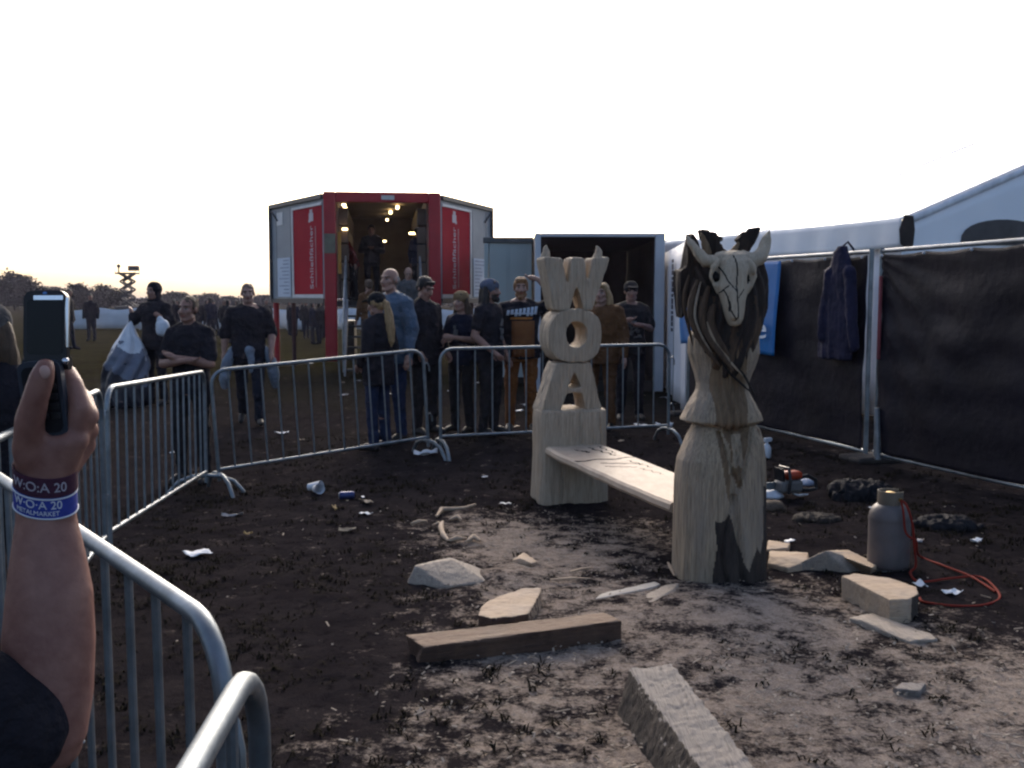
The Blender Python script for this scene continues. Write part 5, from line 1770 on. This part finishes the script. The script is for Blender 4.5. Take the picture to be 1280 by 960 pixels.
    for d in 'LR':
        t.ellipsoid(J['sh' + d], ((.055 + off) * s * bw,) * 3)
        t.capsule(L(Vector((.02 if d == 'L' else -.02, .028, 1.485)) * s), J['sh' + d], (.045 + off * .7) * s, (.052 + off) * s * bw)
        if sleeve <= 1:
            t.capsule(J['sh' + d], J['sh' + d].lerp(J['elbow' + d], sleeve), (.054 + off) * s * bw, (.048 + off) * s * bw)
        else:
            t.capsule(J['sh' + d], J['elbow' + d], (.054 + off) * s * bw, (.046 + off * .8) * s * bw)
            t.capsule(J['elbow' + d], J['elbow' + d].lerp(J['wrist' + d], min(1, sleeve - 1)), (.046 + off * .8) * s * bw, (.034 + off * .7) * s)
    t.capsule(L(Vector((-.07, .03, 1.47)) * s), L(Vector((.07, .03, 1.47)) * s), .05 * s, .05 * s)
    if coat is not None:
        cl = [L(Vector((.062 * math.cos(q), .015 + .066 * math.sin(q), 1.50 + .02 * math.sin(q))) * s) for q in [math.pi * (-.36 + 1.72 * i / 14) for i in range(15)]]
        for i in range(14): t.capsule(cl[i], cl[i + 1], .026 * s, .026 * s, n=8)
    to = t.build('jacket' if sleeve > 1.5 else 'shirt', [top], o)
    remesh(to, cv, 3, wrinkle(.015 * s, 9, sd))
    # trousers
    tr = MB()
    tr.loft([(tuple(Vector((0, .012, zz)) * s), hw * bw * s, hd * bw * s) for zz, hw, hd in ((.80, .158, .118), (.88, .180, .130), (.95, .182, .130), (1.0, .172, .124))], n=24, pw=2.2)
    for d in 'LR':
        tr.capsule(J['hip' + d], J['knee' + d], .094 * s * bw, .072 * s)
        tr.capsule(J['knee' + d], J['ankle' + d] + Vector((0, 0, .0)), .072 * s, .060 * s)
    tro = tr.build('trousers', [pants], o)
    remesh(tro, cv, 3, wrinkle(.014 * s, 8, sd + 5))
    for d in 'LR':
        a, b = J['ankle' + d], J['toe' + d]
        sm = MB().chain([a - Vector((0, -.025, .045)) * s, a.lerp(b, .5) + Vector((0, 0, -.008)) * s, b], [.045 * s, .044 * s, .034 * s]).capsule(a, a - Vector((0, 0, .04)) * s, .05 * s, .046 * s)
        so = sm.build('shoe', [shoes], o)
        def flat(me):
            c = coords(me); c[:, 2] = np.maximum(c[:, 2], 0.0); me.vertices.foreach_set('co', c.astype(np.float32).ravel())
        remesh(so, cv, 2, flat)
    # hair
    if hair:
        m = MB()
        if hair in ('short', 'long', 'tail', 'curly'):
            he((0, .026, .052), (.083, .098, .078), m); he((0, .06, .0), (.072, .058, .07), m)
            m.capsule(hp(-.045, -.055, .085), hp(.045, -.055, .085), .022 * s, .022 * s)
            for q in (-1, 1): he((q * .070, .02, .03), (.018, .05, .05), m)
        if hair == 'crop':
            he((0, .026, .050), (.0755, .092, .076), m); he((0, .06, .0), (.066, .052, .06), m)
            for q in (-1, 1): he((q * .066, .022, .025), (.013, .045, .04), m)
        if hair == 'rim':
            he((0, .065, -.005), (.072, .05, .055), m)
            for q in (-1, 1): he((q * .070, .035, .0), (.014, .045, .035), m)
        if hair == 'long':
            for q in (-1, 1):
                m.chain([hp(q * .066, .03, .02), hp(q * .088, .035, -.08), hp(q * .095, .03, -.19), hp(q * .09, .02, -.28)], [.038 * s, .044 * s, .042 * s, .018 * s])
            m.chain([hp(0, .075, .0), hp(0, .085, -.12), hp(0, .09, -.28)], [.06 * s, .065 * s, .035 * s])
        if hair == 'tail':
            m.chain([hp(0, .10, .02), hp(.0, .145, -.02), hp(.0, .15, -.14), hp(0, .15, -.30), hp(0, .14, -.42), hp(0, .135, -.48)], [.035 * s, .04 * s, .052 * s, .055 * s, .042 * s, .015 * s])
        if m.v:
            ho = m.build('hair', [hm], o)
            def hpst(me):
                c = coords(me)
                displace(me, .006 * vnoise(c * np.array([60, 60, 9])) + .006 * fbm(c * 14, 2))
            remesh(ho, max(.007, vox * .8), 2, hpst)
    if beard is not None:
        m = MB(); he((0, -.070, -.100), (.036, .034, .036), m)
        bo = m.build('beard', [beard], o); remesh(bo, .007, 2, lambda me: displace(me, .006 * vnoise(coords(me) * np.array([70, 70, 14]))))
    if hood:
        m = MB(); he((0, .035, .03), (.102, .112, .112), m); he((0, .04, -.06), (.10, .09, .08), m); he((0, .05, -.14), (.13, .10, .06), m)
        ho = m.build('hood', [top], o); remesh(ho, cv, 3, wrinkle(.006, 12, sd))
    if cap:
        m = MB(); he((0, .016, .052), (.095, .115, .090), m)
        co = m.build('cap', [cap[0]], o)
        if cap[1]:
            dr = -1 if cap[1] > 0 else 1
            b_ = MB(); b_.ellipsoid(hp(0, -.115 * (-dr) * -1 if dr > 0 else -.115, .062), (.068 * s, .062 * s, .010 * s), HR_ @ Matrix.Rotation(R(12) * (1 if dr < 0 else -1), 3, 'X'))
            b_.build('cap_brim', [cap[0]], co)
        remesh(co, .009, 2, lambda me: displace(me, .003 * fbm(coords(me) * 20, 2)))
    for (nm, px_, m_, zc, items) in prints:
        # flat prints wrapped on the chest, given as quads (x0, x1, z0, z1, slant) in metres
        p = MB()
        for x0, x1, z0, z1, sl in items:
            def fn(u, v, x0=x0, x1=x1, z0=z0, z1=z1, sl=sl):
                X = x0 + (x1 - x0) * u + sl * v; Z = z0 + (z1 - z0) * v
                hw, hd = .178 * (1 + (bw - 1) * .8) + off, .122 * (1 + (bw - 1)) + off
                Yy = .012 - hd * math.sqrt(max(0, 1 - (X / hw) ** 2)) - .014
                return L(Vector((X, Yy, Z)) * s)
            p.grid(fn, 4, 3)
        p.build(nm, [m_], o, solid=.004, fix=False)
    return o

def pxp(px, head_y, Y, dz=0.0):
    """place and height of a person whose head top shows at that pixel"""
    x = (px - 640) / FOC * Y
    g = gz(x, Y) + dz
    return x, Y, CAM_H + (370 - head_y) / FOC * Y - g

def put(label, px, head_y, Y, **k):
    x, y, h = pxp(px, head_y, Y)
    return person(label, x, y, h / 1.0, **k)

def splat(sd, hw, zc, hh, n=16):
    rg = np.random.default_rng(sd); out = []
    for _ in range(n):
        a = rg.normal() * hw * .5; z = zc + rg.normal() * hh * .45; w_ = rg.uniform(.008, .03); h_ = rg.uniform(.006, .03)
        out.append((a - w_, a + w_, z - h_, z + h_, rg.uniform(-.02, .02)))
    return out

FACE = lambda px: math.atan2((px - 640) / FOC, 1) * -1     # turn so the person faces the camera

PRW = mat('white_shirt_print', (.5, .55, .62), (.35, .42, .52), rough=.8, scale=30, bump=0)
PRB = mat('rust_bib', (.19, .072, .022), (.13, .048, .016), rough=.9, scale=7, bump=.3)
PRG = mat('grey_shirt_print', (.13, .13, .13), (.05, .05, .05), rough=.8, scale=28, bump=0)
PRO = mat('orange_shirt_print', (.40, .15, .03), rough=.8, bump=0)

# queue behind the barriers
put('bald man in a pale denim jacket standing behind the ponytail wearer', 489, 333, 10.95, rz=R(-40), build=1.16, top=DENIM, sleeve=1.9, hem=.80, coat=1, pants=JEANS, skin=SKINP, hyaw=R(5), hair='rim', hm=H_GREY)
put('person in black cap and black jacket with long blond ponytail', 472, 365, 10.45, rz=R(-118), build=1.05, top=BLK, sleeve=1.95, hem=.74, coat=1, pants=JEANS, hair='tail', hm=H_BLOND, cap=(CAPM, 1), hpitch=R(8), pose=dict(wristL=(.17, -.13, .98), wristR=(-.17, -.13, .98)))
x_, y_, h_ = pxp(531, 345, 11.35)
person('dark haired person in black jacket with sunglasses on head, looking down', x_, y_, h_, rz=R(48), top=BLK, sleeve=1.95, hem=.78, coat=1, pants=BLK2, hair='short', hm=H_BLACK, hpitch=R(22), pose=dict(wristL=(.22, -.12, .94), wristR=(-.22, -.14, .95)))
put('shorter fair haired person in dark shirt left of the bandana man', 577, 363, 11.5, rz=R(-35), top=NAVYC, sleeve=.6, pants=BLK2, hair='long', hm=H_BROWN, skin=SKINP, cap=(cloth('sandy_cap', (.22, .15, .08)), 0), pose=dict(elbowL=(.24, -.03, 1.16), wristL=(.10, -.26, 1.20), elbowR=(-.24, -.03, 1.16), wristR=(-.08, -.26, 1.15)), prints=[('print', 0, PRG, 0, splat(1, .08, 1.22, .11))])
put('goateed man in blue-grey bandana and black shirt, seen side on', 612, 348, 11.25, rz=R(62), build=1.1, top=BLK, sleeve=.62, pants=BLK2, hair='long', hm=H_BLACK, beard=H_BLACK, cap=(BANDANA, 0), pose=dict(elbowR=(-.27, .04, 1.13), wristR=(-.22, -.16, .97)), hyaw=R(10), prints=[('print', 0, PRG, 0, splat(2, .08, 1.18, .12))])
arm = dict(elbowL=(.43, -.05, 1.50), wristL=(.19, -.06, 1.74), handL=(-1, 0.1, .25))
put('smiling ginger man in rust brown overalls with one hand on his head', 651, 345, 11.7, rz=R(2), build=1.18, top=BLK, sleeve=.8, pants=TAN, hair='curly', hm=H_GINGER, skin=SKINP, beard=H_GINGER, pose=arm,
    prints=[('chest_logo', 0, PRW, 0, [(-.17 + .045 * i, -.14 + .045 * i, 1.33 + .012 * math.sin(i * 2), 1.39 + .012 * i * .5, .012) for i in range(8)] + [(-.12, .16, 1.345, 1.36, 0)]), ('orange_print', 0, PRO, 0, [(-.13, .12, 1.285, 1.31, .01)]), ('bib', 0, PRB, 0, [(-.11, .15, .86, 1.27, 0)])])
def add_bib(px, top, Y):
    # the overall's bib and straps
    pass
x_, y_, h_ = pxp(752, 352, 11.9)
person('fair haired person in a long brown coat half hidden behind the letter post', x_, y_, h_, rz=R(-25), build=1.15, top=BRN, sleeve=1.95, hem=.62 if False else .80, coat=1, pants=BRN, hair='long', hm=H_BLOND, skin=SKINP)
put('capped man in black printed shirt standing before the open container', 788, 351, 13.0, rz=R(4), build=1.08, top=BLK2, sleeve=.8, pants=BLK, hair=None, cap=(CAPM, 1), pose=dict(elbowL=(.27, .0, 1.17), wristL=(.10, -.24, 1.22), handL=(-1, -.3, .1), elbowR=(-.28, .0, 1.17), wristR=(-.12, -.22, 1.28), handR=(1, -.3, .2)), prints=[('print', 0, PRG, 0, splat(3, .10, 1.22, .12, 22))])

# left of the trailer
stride = dict(kneeL=(.10, -.20, .52), ankleL=(.11, -.20, .10), toeL=(.13, -.36, .06), kneeR=(-.10, .06, .50), ankleR=(-.10, .33, .14), toeR=(-.12, .20, .03), wristL=(.27, -.14, .92), wristR=(-.30, .02, .92))
pj = put('bald man in black shirt striding over the field, pale jacket tied at waist', 311, 353, 12.6, rz=R(14), build=1.2, top=BLK, sleeve=1.0, pants=DJEANS, skin=SKINP, hair='crop', hm=hairm('shaved_hair', (.16, .10, .075)), pose=stride)
tj = MB()
tj.loft([((0, .01, .90), .215, .16), ((0, .01, .96), .225, .165), ((0, .01, 1.02), .21, .155)], n=24)
for s_ in (-1, 1):
    tj.chain([Vector((s_ * .20, -.04, .95)), Vector((s_ * .27, -.06, .80)), Vector((s_ * .30, -.05, .62)), Vector((s_ * .31, -.02, .50))], [.05, .07, .075, .045])
tj.chain([Vector((.0, -.16, .96)), Vector((.03, -.19, .82)), Vector((.02, -.18, .70))], [.05, .045, .03])
to_ = tj.build('tied_jacket', [PALEC], pj)
remesh(to_, .014, 3, lambda me: displace(me, .012 * fbm(coords(me) * 9, 3)))
fold = dict(elbowL=(.235, -.07, 1.13), wristL=(-.05, -.21, 1.20), handL=(-1, .35, .3), elbowR=(-.235, -.07, 1.13), wristR=(.05, -.25, 1.17), handR=(1, .25, .1))
put('balding man in black polo with folded arms behind the left barrier', 237, 368, 9.25, rz=R(-8), build=1.04, top=BLK, sleeve=.75, pants=BLK2, hair='crop', hm=H_BROWN, pose=fold, hyaw=R(-10))
x_, y_, h_ = pxp(194, 352, 15.0)
hx = P(165, 394, 15.0) - Vector((x_, y_, gz(x_, y_))); hx2 = P(203, 398, 14.8) - Vector((x_, y_, gz(x_, y_)))
person('hooded figure in black holding white plastic sheet, behind the folded-arms man', x_, y_, h_, rz=R(-20), build=1.1, top=BLK, sleeve=1.95, coat=1, hood=True, pants=BLK, vox=.011,
       pose=dict(WwristR=tuple(hx), WelbowR=(-.30, -.05, 1.25), WwristL=tuple(hx2), WelbowL=(.27, -.05, 1.20)))

# in and on the trailer
FZ = 1.52
def intrailer(label, px, Y, h, z, **k):
    x = (px - 640) / FOC * Y
    person(label, x, Y, h, z=z, vox=.014, **k)
intrailer('dark clothed man standing high in the trailer doorway, hands together', 466, 23.6, 1.78, FZ, rz=R(5), top=BLK, sleeve=1.95, coat=1, pants=BLK, hair='short', hm=H_BLACK, pose=dict(elbowL=(.25, -.02, 1.15), wristL=(.04, -.24, 1.2), elbowR=(-.25, -.02, 1.15), wristR=(-.04, -.24, 1.2)))
intrailer('person in dim red top bending at the left locker row', 443, 22.9, 1.62, FZ, rz=R(-60), top=REDC, sleeve=1.9, pants=BLK2, hair='short', hm=H_BROWN, lean=R(25))
intrailer('person in dark blue standing at the right locker row', 524, 22.7, 1.66, FZ, rz=R(150), top=NAVYC, sleeve=1.9, pants=BLK2, hair='short', hm=H_BLACK)
intrailer('grey bald person in dim top on the trailer stair, head bowed', 511, 20.6, 1.74, .48, rz=R(10), top=GREYC_, sleeve=1.9, pants=BLK2, hair='rim', hm=H_GREY, hpitch=R(25), skin=SKINP)
intrailer('shorter dark figure low on the trailer stair behind the denim man', 462, 20.2, 1.66, .30, rz=R(200), top=BRN, sleeve=1.9, pants=BLK2, hair='short', hm=H_BROWN)

# neighbour at the left edge, close by
person('long haired person in grey headscarf at the left edge, behind the raised phone', -2.19, 4.2, 1.60, rz=R(185), cap=(cloth('grey_headscarf', (.10, .10, .10), (.04, .04, .045)), 0), top=BLK, sleeve=.8, pants=BLK2, hair='long', hm=H_BROWN, vox=.006, pose=dict(WwristR=(.16, .25, 1.14), WelbowR=(.24, -.02, 1.04)), cvox=.010)

# far figures
def far_protos():
    out = []
    for k in range(3):
        m = MB()
        m.loft([((0, 0, z_), hw, hd) for z_, hw, hd in ((.78, .17, .13), (.95, .19, .14), (1.15, .18, .13), (1.38, .21, .13), (1.46, .12, .09), (1.5, .07, .07))], n=14)
        for s_ in (-1, 1):
            st = (.0, .14, -.08)[k] * s_
            m.chain([Vector((s_ * .095, 0, .9)), Vector((s_ * .1, st * .6, .5)), Vector((s_ * .11, st, .08)), Vector((s_ * .12, st - .14, .04))], [.10, .08, .06, .045])
            if k == 2 and s_ > 0: m.chain([Vector((.19, 0, 1.4)), Vector((.28, -.1, 1.15)), Vector((.08, -.28, 1.25))], [.075, .065, .045])
            else: m.chain([Vector((s_ * .19, 0, 1.4)), Vector((s_ * .27, .02, 1.14)), Vector((s_ * .27, -.05, .86))], [.075, .06, .045])
        m.ellipsoid((0, -.01, 1.65), (.08, .10, .12)); m.capsule((0, 0, 1.45), (0, 0, 1.6), .06, .06)
        o = m.build('person', [(BLK, BLK2, NAVYC)[k], SKIN, DJEANS, H_BLACK], None)
        def post(me, k=k):
            q = centers(me); mi = np.zeros(len(q), np.int32)
            mi[q[:, 2] < .85] = 2
            mi[(q[:, 2] > 1.53)] = 1
            mi[(q[:, 2] > 1.53) & ((q[:, 2] > 1.70) | (q[:, 1] > .0))] = 3
            me.polygons.foreach_set('material_index', mi)
        remesh(o, .028, 2, post)
        out.append(o)
    return out
FARP = far_protos()
FAR_LIST = [(115, 367, 36, 0), (88, 361, 30, 1), (219, 374, 41, 0), (224, 378, 44, 0), (247, 371, 34, 0), (259, 378, 46, 1), (264, 371, 38, 2), (269, 380, 41, 1), (281, 374, 34, 1), (286, 374, 34, 2), (297, 376, 41, 0), (334, 374, 41, 1), (362, 387, 41, 0), (368, 387, 41, 2), (379, 384, 46, 0), (383, 382, 38, 1), (391, 384, 34, 2), (399, 384, 34, 1), (70, 380, 41, 2), (46, 374, 44, 1), (54, 380, 41, 1), (404, 384, 38, 0)]
def place_far():
    used = set()
    for i, (px, top, Y, k) in enumerate(FAR_LIST):
        if k in used:
            o = FARP[k].copy(); COL.objects.link(o)
        else:
            o = FARP[k]; used.add(k)
        x = (px - 640) / FOC * Y
        h = CAM_H + (370 - top) / FOC * Y - gz(x, Y)
        o.location = (x, Y, gz(x, Y)); o.rotation_euler.z = (i * 1.7) % 6.28; o.scale = (max(h, 1.45) / 1.77,) * 3
        if i == 0: tag(o, 'lone dark figure on the far grass just right of the phone', 'person', 'tiny people far across the field')
        elif i == 1: tag(o, 'far figure largely hidden behind the raised phone', 'person', 'tiny people far across the field')
        else: tag(o, 'tiny dark figure standing far across the field', 'person', 'tiny people far across the field')

# ------------------------------------------------------------------ the phone holder
YH = 1.13
def build_holder():
    wr = P(57, 628, 1.14); el = P(60, 925, 1.10)
    sh = Vector((-.745, .945, 1.31))
    root = Vector((-.91, .93, gz(-.91, .93)))
    def hand(body, w):
        def Q(x, y, Y): return w(P(x, y, Y))
        k = 1 / FOC * YH
        r = lambda px: px * k
        # forearm, then the back of the hand
        secs = [(60, 925, 46, 44), (61, 870, 54, 46), (61, 800, 57, 47), (62, 740, 53, 44), (60, 690, 45, 38), (58, 650, 37.5, 31), (57, 620, 35.5, 28), (57, 595, 37, 26), (60, 570, 43, 26), (66, 552, 47, 24), (70, 543, 40, 20)]
        rs = []
        for x, y, hw, hd in secs:
            Yc = 1.14 if y < 650 else 1.14 - .04 * (y - 650) / 275
            c = w(P(x, y, Yc)); ring = []
            for j in range(28):
                a = 2 * math.pi * j / 28
                ca, sa = math.cos(a), math.sin(a)
                ring.append(c + (w(Vector((1, 0, 0)) + Vector(ROOT0)) * (ca * r(hw)) + w(Vector((0, 1, 0)) + Vector(ROOT0)) * (sa * r(hd))))
            rs.append(ring)
        body.rings(rs)
        # thumb: base at the left, tip pressed on the phone
        body.chain([Q(36, 560, 1.125), Q(37, 527, 1.112), Q(45, 496, 1.105), Q(53, 470, 1.103), Q(57, 459, 1.106)], [r(19), r(18), r(15.5), r(14.5), r(11.5)], n=14)
        body.ellipsoid(Q(57, 463, 1.0975), (r(8), r(3), r(9)))
        # index finger: knuckle at the right, then folded round the phone's far side
        body.chain([Q(92, 548, 1.142), Q(100, 512, 1.142), Q(93, 482, 1.150), Q(84, 467, 1.162), Q(66, 462, 1.172)], [r(15), r(15), r(12), r(12.5), r(11)], n=14)
        body.chain([Q(88, 560, 1.15), Q(109, 520, 1.153), Q(104, 497, 1.172), Q(84, 486, 1.182), Q(60, 484, 1.180)], [r(15), r(15), r(11.5), r(12), r(10)], n=14)
        body.chain([Q(86, 570, 1.155), Q(110, 538, 1.166), Q(104, 517, 1.184), Q(82, 506, 1.190), Q(58, 504, 1.186)], [r(15), r(14), r(11), r(11.5), r(9.5)], n=14)
        body.chain([Q(82, 582, 1.15), Q(107, 556, 1.170), Q(100, 538, 1.186), Q(80, 527, 1.190), Q(60, 526, 1.186)], [r(19), r(13.5), r(11.5), r(10.5), r(8.5)], n=14)
        body.ellipsoid(Q(40, 560, 1.128), (r(24), r(22), r(34)))
    ROOT0 = root
    o = person('person with raised bare forearm photographing with a black flip phone', root.x, root.y, 1.65, rz=math.pi, top=BLK, sleeve=.86, pants=BLK2, hair='short', hm=H_BROWN,
               skin=mat('forearm_skin', (.245, .122, .092), (.165, .070, .054), rough=.5, scale=26, bump=.4, bscale=110, bdist=.002, detail=9), vox=.0042, cvox=.008, skip_hand=('R',), extra=hand,
               pose=dict(WshR=tuple(sh - root), WelbowR=tuple(el - root), WwristR=tuple(wr - root)))
    return o, root
holder, HROOT = build_holder()
nl = MB().ellipsoid((0, 0, 0), (.0062, .0022, .0075)).build('nail', mat('nail_pink', (.46, .28, .23), rough=.35, bump=0), holder)
nl.matrix_world = holder.matrix_basis.inverted() @ Matrix.Translation(P(56, 465, 1.0935)) if False else nl.matrix_world
nl.location = Matrix.Rotation(-math.pi, 3, 'Z') @ (P(56, 465, 1.0930) - HROOT)

def build_phone():
    Y = 1.142; k = Y / FOC
    c = P(58.5, 409, Y)
    root = empty('flip_phone', c); root.rotation_euler = (R(-6), 0, R(3))
    tag(root, 'open black flip phone held up in the raised hand', 'phone')
    GL = mat('phone_gloss', (.010, .010, .012), (.014, .014, .017), rough=.3, bump=0, spec=.18)
    hw, hh = 26.5 * k, 46 * k
    def rr(w_, h_, r_, n=6):
        out = []
        for cx, cy, a0 in ((w_ - r_, h_ - r_, 0), (-w_ + r_, h_ - r_, 90), (-w_ + r_, -h_ + r_, 180), (w_ - r_, -h_ + r_, 270)):
            for i in range(n + 1):
                a = R(a0 + 90 * i / n); out.append((cx + r_ * math.cos(a), cy + r_ * math.sin(a)))
        return out
    MB().prism(rr(hw, hh, .011), -.005, .005).build('lid', GL, root, bevel=.0018)
    MB().prism(rr(hw * .82, hh * .74, .005), -.0058, -.0049).build('screen', mat('dark_screen', (.006, .006, .008), rough=.2, bump=0, spec=.15), root)
    sv = mat('chrome_trim', (.62, .64, .68), rough=.18, metal=.9, bump=0)
    MB().box((0.004, -.0056, hh * .79), (hw * 1.35, .0014, .005)).build('chrome_strip', sv, root)
    MB().tube([(hw * .985, -.003, hh * .8), (hw * 1.0, -.004, 0), (hw * .985, -.003, -hh * .55)], .0023, n=8).build('side_trim', sv, root)
    MB().ellipsoid((0, -.0055, hh * .91), (.0026, .0012, .0016)).build('badge', mat('blue_badge', (.10, .25, .55), rough=.2, bump=0), root)
    # hinge barrel
    MB().tube([(-hw * 1.05, .002, -hh * .98), (hw * 1.05, .002, -hh * .98)], .0075, n=14).build('hinge', GL, root)
    MB().ellipsoid((hw * .95, -.006, -hh * .93), (.0042, .003, .0042)).build('hinge_cap', sv, root)
    # keypad half, leaning towards the holder
    b = MB().prism(rr(hw * .98, .044, .010), -.006, .006)
    kb = b.build('keypad_body', mat('phone_grey', (.035, .042, .055), (.025, .03, .04), rough=.3, bump=0), root, bevel=.002)
    kb.location = (-.001, -.003, -hh - .040); kb.rotation_euler = (R(9), R(-4), 0)
    kf = MB().prism(rr(hw * .80, .038, .008), -.0068, -.0058); kf.build('key_face', GL, kb)
    ks = MB()
    for i in range(3):
        for j in range(4): ks.box(((i - 1) * .013, -.0074, .014 - j * .011), (.010, .0016, .007))
    ks.build('key', BLACKP, kb, bevel=.0006)
build_phone()

def build_bands():
    k = 1.14 / FOC
    def band(cy0, cy1, hw, name, m, label, tx, edge=None):
        root = empty('wristband', P(57, (cy0 + cy1) / 2, 1.14))
        tag(root, label, 'wristband', 'wristbands on the raised wrist')
        A, B = hw * k, (hw * .80) * k
        h2 = (cy1 - cy0) / 2 * k
        tilt = -.10
        def at(a, z, off=0.0):
            x, y = (A + off) * math.sin(a), -(B + off) * math.cos(a)
            return Vector((x, y, z - x * .18 + y * .30 + .004))
        n = 56
        rs = []
        for z, o in ((-h2, 0), (h2, 0), (h2, .0014), (-h2, .0014)):
            rs.append([at(2 * math.pi * j / n, z, o) for j in range(n)])
        MB().rings(rs, closed=True).build('band', m, root)
        if edge:
            for z in (h2 - .0012, -h2 + .0012):
                MB().tube([at(2 * math.pi * j / n, z, .0015) for j in range(n)], .0011, n=6, closed=True).build('edge', edge, root)
        for body, size, z, m_, a0 in tx:
            text('lettering', body, size, m_, root, lambda x, y, t, z=z, a0=a0: at(a0 + x / A, z + y, .0018 + t), .0006)
    WI = mat('band_white', (.60, .62, .66), rough=.6, bump=0)
    band(587, 610, 37.5, 'wristband', mat('maroon_weave', (.05, .012, .028), (.035, .008, .02), rough=.8, scale=120, bump=.3, bscale=300, bdist=.0006), 'dark maroon woven wristband with white letters above the blue one', [('W:O:A 20', .0150, 0, mat('band_dim_white', (.40, .36, .40), rough=.7, bump=0), .10)])
    band(611, 638, 36.8, 'wristband', mat('blue_weave', (.030, .045, .26), (.022, .034, .20), rough=.8, scale=120, bump=.3, bscale=300, bdist=.0006), 'blue woven wristband with white edges and letters below the maroon one', [('W·O·A 20', .0130, .0042, WI, .05), ('METALMARKET', .0072, -.0052, WI, .05)], WI)
build_bands()

flush()
place_far()
